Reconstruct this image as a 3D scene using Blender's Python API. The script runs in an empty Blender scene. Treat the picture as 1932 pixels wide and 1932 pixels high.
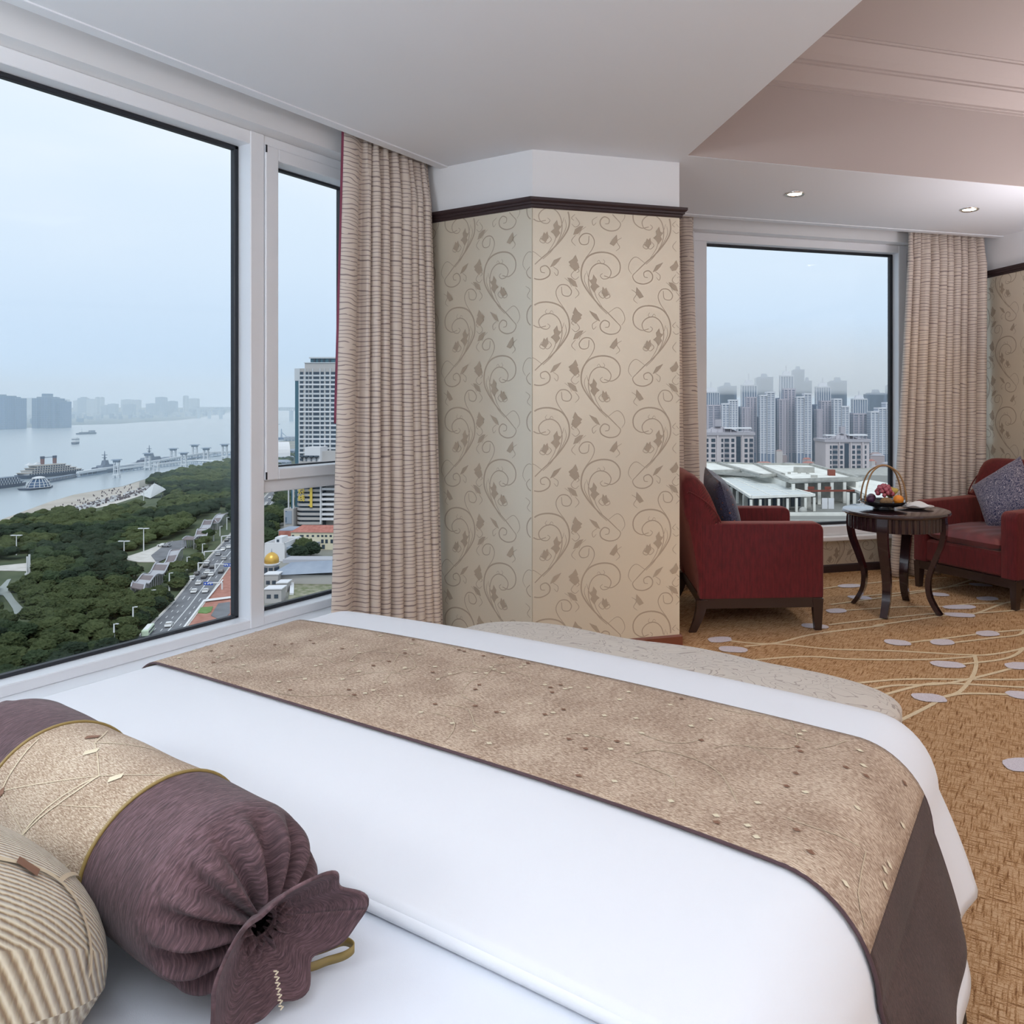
import bpy, math, random
from mathutils import Vector, Matrix
import numpy as np
R = math.radians
SC = bpy.context.scene
COL = SC.collection
# ------------------------------------------------------------ camera
CAM_H = 1.3; FPX = 1451.0; CX = 1172.0; CY = 765.0; TH = R(29.4)
cam_data = bpy.data.cameras.new('camera'); cam = bpy.data.objects.new('camera', cam_data); COL.objects.link(cam)
cam.location = (0, 0, CAM_H); cam.rotation_euler = (R(90), 0, TH)
cam_data.sensor_width = 36; cam_data.lens = FPX/1932*36
cam_data.shift_x = -(CX-966)/1932; cam_data.shift_y = -(966-CY)/1932
cam_data.clip_start = .02; cam_data.clip_end = 40000
SC.camera = cam
# ------------------------------------------------------------ colour management and exposure
SC.view_settings.view_transform = 'Standard'; SC.view_settings.look = 'None'
SC.view_settings.gamma = 1; SC.view_settings.use_curve_mapping = False
SC.view_settings.exposure = 0.10
SC.cycles.max_bounces = 10; SC.cycles.diffuse_bounces = 4; SC.cycles.transparent_max_bounces = 16
SC.cycles.volume_bounces = 2; SC.cycles.caustics_reflective = False; SC.cycles.caustics_refractive = False
SC.cycles.sample_clamp_indirect = 4
# ------------------------------------------------------------ sky
w = bpy.data.worlds.new('sky'); SC.world = w; w.use_nodes = True
nt = w.node_tree; nt.nodes.clear()
def wn(t, **k):
    n = nt.nodes.new(t)
    for a, b in k.items(): setattr(n, a, b)
    return n
tc = wn('ShaderNodeTexCoord'); sp = wn('ShaderNodeSeparateXYZ'); nt.links.new(tc.outputs['Generated'], sp.inputs[0])
rp = wn('ShaderNodeValToRGB'); nt.links.new(sp.outputs['Z'], rp.inputs[0])
e = rp.color_ramp.elements
e[0].position = 0.0; e[0].color = (.58, .75, .96, 1)
e[1].position = 1.0; e[1].color = (.66, .76, .88, 1)
for p_, c_ in ((.05, (.61, .77, .96, 1)), (.16, (.75, .86, .98, 1)), (.36, (.90, .95, .99, 1))):
    el = e.new(p_); el.color = c_
mp = wn('ShaderNodeMapping'); mp.inputs['Scale'].default_value = (1.0, 1.0, 3.2); nt.links.new(tc.outputs['Generated'], mp.inputs[0])
nz = wn('ShaderNodeTexNoise'); nz.inputs['Scale'].default_value = 3.2; nz.inputs['Detail'].default_value = 6; nt.links.new(mp.outputs[0], nz.inputs[0])
cr = wn('ShaderNodeValToRGB'); cr.color_ramp.elements[0].position = .48; cr.color_ramp.elements[1].position = .72; nt.links.new(nz.outputs[0], cr.inputs[0])
hr = wn('ShaderNodeMapRange'); hr.inputs[1].default_value = .08; hr.inputs[2].default_value = .35; hr.inputs[4].default_value = .55; nt.links.new(sp.outputs['Z'], hr.inputs[0])
mm = wn('ShaderNodeMath', operation='MULTIPLY'); nt.links.new(cr.outputs[0], mm.inputs[0]); nt.links.new(hr.outputs[0], mm.inputs[1])
mx = wn('ShaderNodeMix', data_type='RGBA'); nt.links.new(mm.outputs[0], mx.inputs[0]); nt.links.new(rp.outputs[0], mx.inputs[6]); mx.inputs[7].default_value = (.98, .99, 1, 1)
bg = wn('ShaderNodeBackground'); bg.inputs[1].default_value = 1.0; nt.links.new(mx.outputs[2], bg.inputs[0])
wo = wn('ShaderNodeOutputWorld'); nt.links.new(bg.outputs[0], wo.inputs[0])
# ------------------------------------------------------------ added room fills, sun and lamp glow
def area(name, loc, size, power, col, rot=(0, 0, 0), sy=None):
    l = bpy.data.lights.new(name, 'AREA'); l.energy = power; l.color = col; l.size = size
    if sy: l.shape = 'RECTANGLE'; l.size_y = sy
    o = bpy.data.objects.new(name, l); COL.objects.link(o); o.location = loc; o.rotation_euler = rot
    return o
def spot(name, loc, power, col, rot=(0, 0, 0), ang=100, blend=.8, rad=.04):
    l = bpy.data.lights.new(name, 'SPOT'); l.energy = power; l.color = col; l.spot_size = R(ang); l.spot_blend = blend; l.shadow_soft_size = rad
    o = bpy.data.objects.new(name, l); COL.objects.link(o); o.location = loc; o.rotation_euler = rot
    return o
# frame B: the bay turned by 45 degrees (e1 along the far window wall, e2 outward)
OX, OY = -1.685, 3.70; Q = math.sqrt(.5)
def B(e1, e2, z=0): return Vector((OX+Q*e1-Q*e2, OY+Q*e1+Q*e2, z))
UP = (math.pi, 0, 0)                  # added fills aimed up at the ceiling, unseen behind or beside the camera
area('bedroom_fill', (-.5, -.45, 2.55), 1.2, 6, (.90, .95, 1))  # added soft fill near the bed head, no fitting there
area('headboard_fill', (-1.7, -.93, 1.9), 1.1, 13, (.92, .96, 1), rot=(R(100), 0, 0), sy=.4)  # added to brighten the papered corner from behind the camera
area('bedside_up_fill', (-1.9, -.60, 1.75), .7, 44, (.82, .91, 1), rot=UP)  # added upward fill behind the camera, brightens the ceiling
area('camera_up_fill', (.40, -.55, 1.75), .7, 30, (.86, .93, 1), rot=UP)  # unseen upward fill added next to the camera
area('side_down_fill', (1.9, 1.2, 2.55), 1.4, 26, (1, .95, .94))  # added downward fill for the unseen side of the room
area('side_up_fill', (1.7, 2.0, 1.75), .7, 34, (.97, .95, 1), rot=UP)  # added fill bounced off the ceiling on that side
area('lounge_up_fill', B(2.45, -.55, 1.6), .5, 20, (.98, .94, 1), rot=UP)  # added fill that lifts the soffit over the armchairs
area('tray_fill', B(1.6, -2.4, 3.05), 1.4, 6, (1, .93, .88))  # added warm fill inside the tray, no lamp hangs there
sun_ = bpy.data.lights.new('hazy_sun', 'SUN'); sun_.energy = 1.3; sun_.angle = R(18); sun_.color = (1, .97, .92)
so_ = bpy.data.objects.new('hazy_sun', sun_); COL.objects.link(so_); so_.rotation_euler = Vector((-.55, .55, -.95)).to_track_quat('-Z', 'Y').to_euler()
_p = B(2.2, -1.9, .55); _d = Vector((-1.80, 3.74, .25))-_p
spot('desk_lamp_glow', _p, 60, (1, .66, .34), rot=_d.to_track_quat('-Z', 'Y').to_euler(), ang=26, blend=1, rad=.10)
# ------------------------------------------------------------ points in the world
FW = Vector((-math.sin(TH), math.cos(TH), 0)); RT = Vector((math.cos(TH), math.sin(TH), 0))
def PD(u, v, d):                     # the point d metres away (along the view) in direction u, v
    return FW*d + RT*((u-CX)/FPX*d) + Vector((0, 0, CAM_H-(v-CY)/FPX*d))
def GP(u, v, z): return PD(u, v, (CAM_H-z)*FPX/(v-CY))     # on the level z
# ------------------------------------------------------------ materials
def mat(name, col, rough=.5, metal=0, spec=.5, sheen=0, coat=0, emit=None, estr=0):
    m = bpy.data.materials.new(name); m.use_nodes = True
    b = m.node_tree.nodes['Principled BSDF']
    b.inputs['Base Color'].default_value = (*col, 1); b.inputs['Roughness'].default_value = rough
    b.inputs['Metallic'].default_value = metal; b.inputs['Specular IOR Level'].default_value = spec
    b.inputs['Sheen Weight'].default_value = sheen; b.inputs['Coat Weight'].default_value = coat
    if emit: b.inputs['Emission Color'].default_value = (*emit, 1); b.inputs['Emission Strength'].default_value = estr
    return m
class NT:                             # small node helper
    def __init__(s, m): s.t = m.node_tree; s.b = s.t.nodes['Principled BSDF']
    def n(s, t, ins=None, **k):
        n = s.t.nodes.new(t)
        for a, b in k.items(): setattr(n, a, b)
        for a, b in (ins or {}).items():
            if hasattr(b, 'links'): s.t.links.new(b, n.inputs[a])
            else: n.inputs[a].default_value = b
        return n
    def math(s, op, a, b=0.0, c=0.0): return s.n('ShaderNodeMath', {0: a, 1: b, 2: c}, operation=op).outputs[0]
    def co(s, kind='Object', scale=(1, 1, 1), rot=(0, 0, 0)):
        t = s.n('ShaderNodeTexCoord'); return s.n('ShaderNodeMapping', {0: t.outputs[kind], 'Scale': scale, 'Rotation': rot}).outputs[0]
    def noise(s, co, scale=5, detail=3, dist=0, rough=.5):
        return s.n('ShaderNodeTexNoise', {0: co, 'Scale': scale, 'Detail': detail, 'Distortion': dist, 'Roughness': rough}).outputs[0]
    def ramp(s, f, *st, interp='LINEAR'):
        r = s.n('ShaderNodeValToRGB', {0: f}); r.color_ramp.interpolation = interp; e = r.color_ramp.elements
        while len(e) < len(st): e.new(.5)
        for k, (p, c) in enumerate(st): e[k].position = p; e[k].color = (*c, 1) if len(c) == 3 else c
        return r.outputs[0]
    def mix(s, f, a, b): 
        x = s.n('ShaderNodeMix', data_type='RGBA')
        for i, q in ((0, f), (6, a), (7, b)):
            if hasattr(q, 'links'): s.t.links.new(q, x.inputs[i])
            else: x.inputs[i].default_value = q if i == 0 else (*q, 1)
        return x.outputs[2]
    def color(s, c): s.t.links.new(c, s.b.inputs['Base Color'])
    def rough(s, c): s.t.links.new(c, s.b.inputs['Roughness'])
    def bump(s, h, strength=.3, dist=.01):
        s.t.links.new(s.n('ShaderNodeBump', {'Height': h, 'Strength': strength, 'Distance': dist}).outputs[0], s.b.inputs['Normal'])
def noisy(name, c1, c2, scale=4, rough=.6, detail=4, bump=0, stretch=(1, 1, 1), lo=.35, hi=.65, **k):
    m = mat(name, c1, rough, **k); n = NT(m); f = n.noise(n.co(scale=stretch), scale, detail)
    n.color(n.ramp(f, (lo, c1), (hi, c2)))
    if bump: n.bump(f, bump)
    return m
# ------------------------------------------------------------ mesh collector
def catmull(pts, n=6, closed=False):
    P = [Vector(p) for p in pts]; out = []; L = len(P)
    rng = range(L if closed else L-1)
    for i in rng:
        p1, p2 = P[i], P[(i+1) % L]
        p0 = P[i-1] if (i > 0 or closed) else p1*2-p2
        p3 = P[(i+2) % L] if (i+2 < L or closed) else p2*2-p1
        for k in range(n):
            t = k/n
            out.append(.5*((2*p1)+(p2-p0)*t+(2*p0-5*p1+4*p2-p3)*t*t+(3*p1-p0-3*p2+p3)*t**3))
    if not closed: out.append(P[-1])
    return out
class MB:
    def __init__(s): s.v = []; s.f = []; s.uv = None
    def add(s, v, f):
        o = len(s.v); s.v += [tuple(p) for p in v]; s.f += [tuple(i+o for i in q) for q in f]; return s
    def box(s, c, size, rz=0, taper=1, bevel=0, rot=None):
        hx, hy, hz = size[0]/2, size[1]/2, size[2]/2
        if bevel:
            b = min(bevel, hx*.9, hy*.9, hz*.9); loops = []
            for z, k in ((-hz, b), (-hz+b, 0), (hz-b, 0), (hz, b)):
                x, y = hx-k, hy-k; q = b if k == 0 else b*.6
                loops.append([(-x+q, -y, z), (x-q, -y, z), (x, -y+q, z), (x, y-q, z), (x-q, y, z), (-x+q, y, z), (-x, y-q, z), (-x, -y+q, z)])
            v = [p for l in loops for p in l]; f = [tuple(range(7, -1, -1)), tuple(range(24, 32))]
            for k in range(3):
                for i in range(8): f.append((k*8+i, k*8+(i+1) % 8, k*8+8+(i+1) % 8, k*8+8+i))
        else:
            v = [(x*hx*(taper if z > 0 else 1), y*hy*(taper if z > 0 else 1), z*hz) for z in (-1, 1) for y in (-1, 1) for x in (-1, 1)]
            f = [(0, 2, 3, 1), (4, 5, 7, 6), (0, 1, 5, 4), (2, 6, 7, 3), (0, 4, 6, 2), (1, 3, 7, 5)]
        M = rot if rot is not None else Matrix.Rotation(rz, 3, 'Z')
        c = Vector(c); return s.add([M @ Vector(p)+c for p in v], f)
    def bx(s, x0, x1, y0, y1, z0, z1, bevel=0): return s.box(((x0+x1)/2, (y0+y1)/2, (z0+z1)/2), (abs(x1-x0), abs(y1-y0), abs(z1-z0)), bevel=bevel)
    def bB(s, a0, a1, b0, b1, z0, z1, bevel=0):            # box in the bay's frame
        return s.box(B((a0+a1)/2, (b0+b1)/2, (z0+z1)/2), (abs(a1-a0), abs(b1-b0), abs(z1-z0)), rz=R(45), bevel=bevel)
    def prism(s, poly, z0, z1):
        n = len(poly); a = sum(poly[i][0]*poly[(i+1) % n][1]-poly[(i+1) % n][0]*poly[i][1] for i in range(n))
        if a < 0: poly = poly[::-1]
        v = [(p[0], p[1], z0) for p in poly]+[(p[0], p[1], z1) for p in poly]
        f = [tuple(range(n-1, -1, -1)), tuple(range(n, 2*n))]+[(i, (i+1) % n, n+(i+1) % n, n+i) for i in range(n)]
        return s.add(v, f)
    def tube(s, pts, r, n=8, cap=True):
        P = [Vector(p) for p in pts]; rr = r if isinstance(r, (list, tuple)) else [r]*len(P)
        v = []; f = []; up = None
        for i, p in enumerate(P):
            t = (P[min(i+1, len(P)-1)]-P[max(i-1, 0)]).normalized()
            if up is None: up = t.orthogonal().normalized()
            up = (up-t*up.dot(t)).normalized(); sd = t.cross(up)
            v += [p+(up*math.cos(k*2*math.pi/n)+sd*math.sin(k*2*math.pi/n))*rr[i] for k in range(n)]
        for i in range(len(P)-1):
            for k in range(n): f.append((i*n+k, i*n+(k+1) % n, (i+1)*n+(k+1) % n, (i+1)*n+k))
        if cap: f += [tuple(range(n-1, -1, -1)), tuple(range(len(P)*n-n, len(P)*n))]
        return s.add(v, f)
    def lathe(s, prof, n=32, c=(0, 0, 0), cap=True, fn=None):
        v = []; f = []; c = Vector(c)
        for r, z in prof:
            for k in range(n):
                a = k*2*math.pi/n; q = fn(a, r, z) if fn else r
                v.append(c+Vector((q*math.cos(a), q*math.sin(a), z)))
        for i in range(len(prof)-1):
            for k in range(n): f.append((i*n+k, i*n+(k+1) % n, (i+1)*n+(k+1) % n, (i+1)*n+k))
        if cap: f += [tuple(range(n-1, -1, -1)), tuple(range(len(prof)*n-n, len(prof)*n))]
        return s.add(v, f)
    def ball(s, c, r, n=12, m=8, rz=0):
        r = (r, r, r) if isinstance(r, (int, float)) else r; c = Vector(c); v = [(0, 0, -1)]; f = []
        for i in range(1, m):
            a = math.pi*i/m
            v += [(math.sin(a)*math.cos(k*2*math.pi/n), math.sin(a)*math.sin(k*2*math.pi/n), -math.cos(a)) for k in range(n)]
        v.append((0, 0, 1)); L = len(v)-1
        for k in range(n):
            f.append((0, 1+(k+1) % n, 1+k)); f.append((L, L-n+k, L-n+(k+1) % n))
            for i in range(m-2): f.append((1+i*n+k, 1+i*n+(k+1) % n, 1+(i+1)*n+(k+1) % n, 1+(i+1)*n+k))
        M = Matrix.Rotation(rz, 3, 'Z')
        return s.add([M @ Vector((p[0]*r[0], p[1]*r[1], p[2]*r[2]))+c for p in v], f)
    def grid(s, fn, nu, nv, uv=True, u0=0, u1=1, v0=0, v1=1):
        o = len(s.v); ua = []
        for j in range(nv+1):
            for i in range(nu+1):
                a = u0+(u1-u0)*i/nu; b = v0+(v1-v0)*j/nv
                s.v.append(tuple(fn(a, b))); ua.append((a, b))
        for j in range(nv):
            for i in range(nu): s.f.append((o+j*(nu+1)+i, o+j*(nu+1)+i+1, o+(j+1)*(nu+1)+i+1, o+(j+1)*(nu+1)+i))
        if uv: s.uv = (s.uv or []) + ua
        return s
    def data(s, name, m, smooth=False):
        me = bpy.data.meshes.new(name); me.from_pydata(s.v, [], s.f)
        for q in (m if isinstance(m, (list, tuple)) else [m]): me.materials.append(q)
        if s.uv and len(s.uv) == len(s.v):
            ul = me.uv_layers.new(name='UVMap'); li = np.empty(len(me.loops), dtype=np.int32); me.loops.foreach_get('vertex_index', li)
            ul.data.foreach_set('uv', np.array(s.uv, dtype=np.float32)[li].ravel())
        if smooth:
            me.shade_smooth()
            if smooth is not True: me.set_sharp_from_angle(angle=R(smooth))
        me.update(); return me
    def build(s, name, m, parent=None, smooth=False, solid=0, sub=0, off=1):
        o = bpy.data.objects.new(name, s.data(name, m, smooth)); COL.objects.link(o)
        if parent is not None: o.parent = parent
        if sub: q = o.modifiers.new('s', 'SUBSURF'); q.levels = q.render_levels = sub
        if solid: q = o.modifiers.new('t', 'SOLIDIFY'); q.thickness = solid; q.offset = off
        return o
def tag(o, label=None, cat=None, group=None, kind=None):
    if label: o['label'] = label
    if cat: o['category'] = cat
    if group: o['group'] = group
    if kind: o['kind'] = kind
    return o
def thing(name, label, cat, loc=(0, 0, 0), rz=0, group=None):
    o = bpy.data.objects.new(name, None); COL.objects.link(o); o.empty_display_size = .1
    o.location = loc; o.rotation_euler = (0, 0, rz); return tag(o, label, cat, group)
def struct(o): o['kind'] = 'structure'; return o
def stuff(o): o['kind'] = 'stuff'; return o
def copy_tree(o, parent=None):
    kids = [c for c in COL.objects if c.parent == o] if o.name not in KIDS else KIDS[o.name]
    KIDS[o.name] = kids
    c = o.copy(); COL.objects.link(c)
    if parent is not None: c.parent = parent
    for k in kids: copy_tree(k, c)
    return c
KIDS = {}
def ribbon(mb, pts, w, fn, clip=None, n=5, taper=True):
    """flat strip of a given width along a 2-D line, laid onto a surface by fn(x, y)"""
    P = catmull([(a, b, 0) for a, b in pts], n); L = len(P); prev = None
    for i, p in enumerate(P):
        t = (P[min(i+1, L-1)]-P[max(i-1, 0)]); t = t.normalized() if t.length > 1e-9 else Vector((1, 0, 0))
        q = Vector((-t.y, t.x, 0))*w*.5*((.35+.65*math.sin(math.pi*min(1, .12+i/(L-1)*.8))) if taper else 1)
        a, b = p+q, p-q
        ok = clip is None or (clip(a.x, a.y) and clip(b.x, b.y))
        if ok:
            mb.v += [tuple(fn(a.x, a.y)), tuple(fn(b.x, b.y))]; k = len(mb.v)
            if prev is not None: mb.f.append((prev-2, prev-1, k-1, k-2))
            prev = k
        else: prev = None
def blob(mb, pts, fn, clip=None):
    if clip and not all(clip(a, b) for a, b in pts): return
    o = len(mb.v); cx = sum(p[0] for p in pts)/len(pts); cy = sum(p[1] for p in pts)/len(pts); n = len(pts)
    mb.v += [tuple(fn(cx, cy))]+[tuple(fn(a, b)) for a, b in pts]
    for i in range(n): mb.f.append((o, o+1+i, o+1+(i+1) % n))
# ------------------------------------------------------------ indoor materials
M = {}
M['ceil'] = mat('ceiling_paint', (.80, .815, .85), .9)
M['upper'] = mat('upper_wall_paint', (.82, .82, .83), .9)
M['tray'] = mat('tray_paint', (.46, .395, .37), .9)
M['frame'] = mat('window_frame_lacquer', (.84, .85, .88), .35)
M['gasket'] = mat('black_gasket', (.012, .014, .02), .5)
M['darkwood'] = mat('dark_wood', (.028, .014, .012), .28, coat=.3)
M['rail'] = mat('dark_rail_wood', (.035, .020, .022), .35)
M['base'] = mat('baseboard_wood', (.16, .045, .022), .4)
def m_paper():
    m = mat('wallpaper', (.62, .54, .42), .33, metal=.30, spec=.5); n = NT(m)
    c = n.co(scale=(1, 1, 1)); f = n.noise(n.co(scale=(30, 30, 300)), 6, 3)
    g = n.noise(c, 2.5, 3)
    n.color(n.mix(n.math('MULTIPLY', f, .22), (.75, .68, .55), (.53, .47, .37))); n.bump(f, .06); return m
M['paper'] = m_paper()
M['scroll'] = mat('scroll_print', (.44, .36, .27), .36, metal=.12)
def m_carpet():
    m = mat('carpet', (.5, .3, .1), .95, spec=.1); n = NT(m)
    a = n.noise(n.co(scale=(14, 160, 1), rot=(0, 0, R(20))), 1.0, 4, .3); b = n.noise(n.co(scale=(160, 14, 1), rot=(0, 0, R(12))), 1.0, 4, .3)
    c = n.noise(n.co(scale=(1, 1, 1)), 260, 2)
    x = n.math('MAXIMUM', a, b); x = n.math('ADD', x, n.math('MULTIPLY', n.math('SUBTRACT', c, .5), .35))
    n.color(n.ramp(x, (.46, (.60, .40, .24)), (.57, (.43, .245, .115)), (.69, (.20, .095, .04)))); n.bump(c, .35, .004); return m
M['carpet'] = m_carpet()
M['petal'] = noisy('carpet_petal_yarn', (.74, .70, .76), (.60, .56, .62), 200, .95)
M['vine'] = noisy('carpet_vine_yarn', (.80, .68, .48), (.68, .54, .34), 200, .95)
def m_glass():
    m = bpy.data.materials.new('window_glass'); m.use_nodes = True; t = m.node_tree; t.nodes.clear()
    o = t.nodes.new('ShaderNodeOutputMaterial'); x = t.nodes.new('ShaderNodeMixShader'); a = t.nodes.new('ShaderNodeBsdfTransparent'); g = t.nodes.new('ShaderNodeBsdfGlossy')
    a.inputs[0].default_value = (.93, .96, .985, 1); g.inputs['Roughness'].default_value = .0; x.inputs[0].default_value = .010
    t.links.new(a.outputs[0], x.inputs[1]); t.links.new(g.outputs[0], x.inputs[2]); t.links.new(x.outputs[0], o.inputs[0]); return m
M['glass'] = m_glass()
def m_curtain():
    m = mat('curtain_satin', (.6, .5, .42), .42, sheen=.25); n = NT(m)
    t = n.n('ShaderNodeTexCoord'); s = n.n('ShaderNodeSeparateXYZ', {0: t.outputs['UV']})
    mp_ = n.n('ShaderNodeMapping', {0: t.outputs['UV'], 'Scale': (3.2, 9, 1)}).outputs[0]
    wob = n.noise(mp_, 1.0, 2)
    y = n.math('ADD', n.math('MULTIPLY', s.outputs[1], 46.0), n.math('MULTIPLY', wob, 3.4))
    f = n.math('FRACT', y); l = n.math('LESS_THAN', f, .20)
    brk = n.noise(n.n('ShaderNodeMapping', {0: t.outputs['UV'], 'Scale': (9, 46, 1)}).outputs[0], 1.0, 1)
    l = n.math('MULTIPLY', l, n.math('GREATER_THAN', brk, .33))
    n.color(n.mix(n.math('MULTIPLY', l, .85), (.66, .565, .49), (.20, .145, .14))); n.bump(l, .15, .003); return m
M['curtain'] = m_curtain()
M['lining'] = mat('plum_lining', (.22, .035, .07), .6)
# ------------------------------------------------------------ floor and its woven pattern
ZC = 2.615; GX = -3.345
poly = [(-3.15, -1.0), (.97, -1.0), (4.2, 2.23), tuple(B(3.3, 1.6)[:2]), tuple(B(-.6, 1.6)[:2]), (-3.3, 4.2)]
fl = struct(MB().prism(poly, -.12, 0).build('floor', M['carpet']))
lvl = lambda z: (lambda x, y: Vector((x, y, z)))
pat = MB()
def c3(x, y): return GP(1280+x/2.963, 1100+y/2.963, 0)
LN = [[(370, 355), (550, 335), (740, 290), (940, 262), (1150, 238)], [(290, 325), (420, 338), (600, 345), (850, 370), (1200, 380), (1600, 402), (1750, 400), (1932, 365), (2150, 300)],
      [(350, 438), (700, 412), (1000, 428), (1400, 428), (1660, 412)], [(1230, 775), (1400, 690), (1480, 640), (1570, 610), (1640, 530), (1665, 460), (1655, 405)],
      [(960, 565), (1250, 540), (1640, 540), (1932, 540), (2200, 520)], [(1040, 605), (1200, 575), (1450, 568), (1640, 535), (1860, 480)],
      [(1100, 640), (1350, 575), (1500, 562), (1932, 585), (2200, 590)], [(1480, 640), (1600, 620), (1860, 625), (2100, 640)],
      [(1280, 335), (1500, 310), (1690, 285), (1900, 265), (1980, 268)], [(1540, 335), (1750, 310), (1900, 292), (1940, 262)],
      [(1590, 455), (1800, 430), (1890, 400), (1932, 362)], [(840, 235), (1100, 205), (1450, 170), (1530, 175)],
      [(1090, 240), (1300, 210), (1520, 180), (1640, 178), (1800, 122), (1900, 95)], [(925, 155), (1250, 135), (1490, 132), (1640, 118), (1900, 112)],
      [(850, 122), (1050, 95), (1300, 60), (1500, 25), (1650, -20)], [(560, 70), (900, 20), (1180, -8), (1500, -30)], [(1030, 75), (1300, 50), (1700, 0)],
      [(1520, 180), (1750, 165), (1932, 150), (2150, 130)]]
for li, L in enumerate(LN):
    q = [c3(*p) for p in L]; ribbon(pat, [(p.x, p.y) for p in q], .020, lvl(.0016+.00009*li), taper=False)
rnd = random.Random(3)
for k in range(14):                                         # the same vines go on under the bench and the bed
    a = rnd.uniform(-1, 3); b = rnd.uniform(-4.6, -.9); p0 = B(a, b); an = rnd.uniform(-.6, .6)
    pts = [(p0.x+.35*i*math.cos(an+.12*i), p0.y+.35*i*math.sin(an+.12*i)) for i in range(6)]
    if min(p[0] for p in pts) > .1 and all(p[0]-p[1] < 1.9 for p in pts): ribbon(pat, pts, .020, lvl(.0005+.00007*k), taper=False)
vn = pat.build('carpet_vine_pattern', M['vine'], fl)
for k, (u, v, a, sx) in enumerate([(1383, 1226, 0, 1), (1358, 1207.5, 0, .9), (1537, 1182, 0, 1), (1578, 1153, 0, .9), (1622, 1128, 0, 1), (1603, 1106, 0, 1.15), (1770, 1122, 0, .9), (1810, 1146, 0, 1.5), (1811, 1161, 0, 1.2),
        (1863, 1130, 0, 1), (1693, 1213, 0, .9), (1778, 1212.5, 0, .9), (1788, 1254.5, 0, 1.05), (1863, 1196, 0, .9), (1753, 1317.5, 0, .95), (1922, 1257, 0, .9), (1930, 1313, 0, .9), (1930, 1444, 0, 1), (1850, 1104, 0, 1)]):
    p = GP(u, v, 0); rr = random.Random(k); m = MB(); L_ = .075*sx; W_ = .052
    pts = []
    for i in range(16):
        t = i*2*math.pi/16; c_, s_ = math.cos(t), math.sin(t); rad = 1/max(.001, (abs(c_)**2.6+abs(s_)**2.6))**(1/2.6)*(1+rr.uniform(-.05, .05))
        d_ = RT*(L_*c_*rad)+FW*(W_*s_*rad+.012*c_*(1 if k % 2 else -1)); pts.append((p.x+d_.x, p.y+d_.y))
    blob(m, pts, lvl(.0035)); m.build('woven_petal', M['petal'], fl)
# ------------------------------------------------------------ walls
def wall(name, m, mt): return struct(m.build(name, mt))
wl = MB(); wl.bx(-3.42, -3.15, -1.1, 4.3, 2.577, 3.3); wl.bx(-3.42, -3.20, -1.1, 4.3, -.1, .235); wl.bx(-3.42, -3.15, 3.0, 4.3, .2, 2.6)
wall('wall_left', wl, M['upper'])
ledge = struct(MB().bx(-3.40, -3.13, -1.1, 3.215, .235, .262, bevel=.006).build('trim_1', M['frame'])); tag(ledge, 'white sill ledge running below the big river window')
pc = [(-2.336, 3.217), (-1.770, 3.783), tuple(B(-.0, 1.5)[:2]), (-3.15, 4.75), (-3.15, 3.217)]
PIL = wall('wall_corner', MB().prism(pc, 0, 3.3), M['upper'])
wf = MB(); wf.bB(-.6, 3.3, 1.525, 1.75, -.1, .255); wf.bB(-.6, 3.3, 1.40, 1.75, 2.577, 3.3); wf.bB(-.6, .60, 1.46, 1.75, .2, 2.6); wf.bB(2.98, 3.3, 1.46, 1.75, .2, 2.6)
WFAR = wall('wall_far', wf, M['upper'])
lf = struct(MB().bB(-.1, 3.04, 1.44, 1.70, .255, .292, bevel=.006).build('trim_2', M['frame']))
WR = wall('wall_right', MB().bB(3.04, 3.2, -5.3, 1.75, -.1, 3.3), M['upper'])
wall('wall_back', MB().bx(-3.5, 1.1, -1.15, -1.0, -.1, 3.3), M['upper'])
wall('wall_side', MB().bB(-1.5, 3.2, -5.35, -5.2, -.1, 3.3), M['upper'])
# ------------------------------------------------------------ ceiling with the recessed tray
a2 = lambda *p: tuple(B(*p)[:2])
CL = struct(MB().prism([(-2.965, -1.0), (.97, -1.0), a2(0, -5.2), a2(0, 1.2), (-2.60, 4.55), (-2.965, 4.3)], ZC, ZC+.07).build('ceiling', M['ceil']))
MB().bB(0, 3.04, 0, 1.2, ZC, ZC+.07).build('window_soffit', M['ceil'], CL)
MB().bB(0, 3.04, -5.2, -4.0, ZC, ZC+.07).build('rear_soffit', M['ceil'], CL)
tr = MB(); tr.bB(-.03, -.001, -4.0, 0.0, ZC+.07, 3.3); tr.bB(-.001, 3.04, -.005, .03, ZC+.002, 3.3); tr.bB(-.001, 3.04, -4.03, -4.004, ZC+.07, 3.3)
tr.bB(0, 3.04, -4.0, 0, 3.22, 3.3)
tr.build('ceiling_tray', M['tray'], CL)
# crown moulding round the tray: swept profile (distance from the side, height)
prof = [(0, 3.035), (.014, 3.035), (.014, 3.048), (.022, 3.050), (.022, 3.062), (.055, 3.078), (.105, 3.098), (.135, 3.112), (.135, 3.122), (.150, 3.126), (.150, 3.136), (.19, 3.155), (.235, 3.185), (.262, 3.205), (.262, 3.213), (.278, 3.216), (.278, 3.221), (0, 3.221)]
cm = MB(); n_ = len(prof)
for e1 in (0, 3.04): cm.v += [tuple(B(e1, -d, z)) for d, z in prof]
cm.f = [(i, (i+1) % n_, n_+(i+1) % n_, n_+i) for i in range(n_)]
cm.build('crown_moulding', M['tray'], CL)
cm = MB()
for e2 in (0, -4.0): cm.v += [tuple(B(d, e2, z)) for d, z in prof]
cm.f = [(i, (i+1) % n_, n_+(i+1) % n_, n_+i) for i in range(n_)]
cm.build('crown_moulding', M['tray'], CL)
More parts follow.
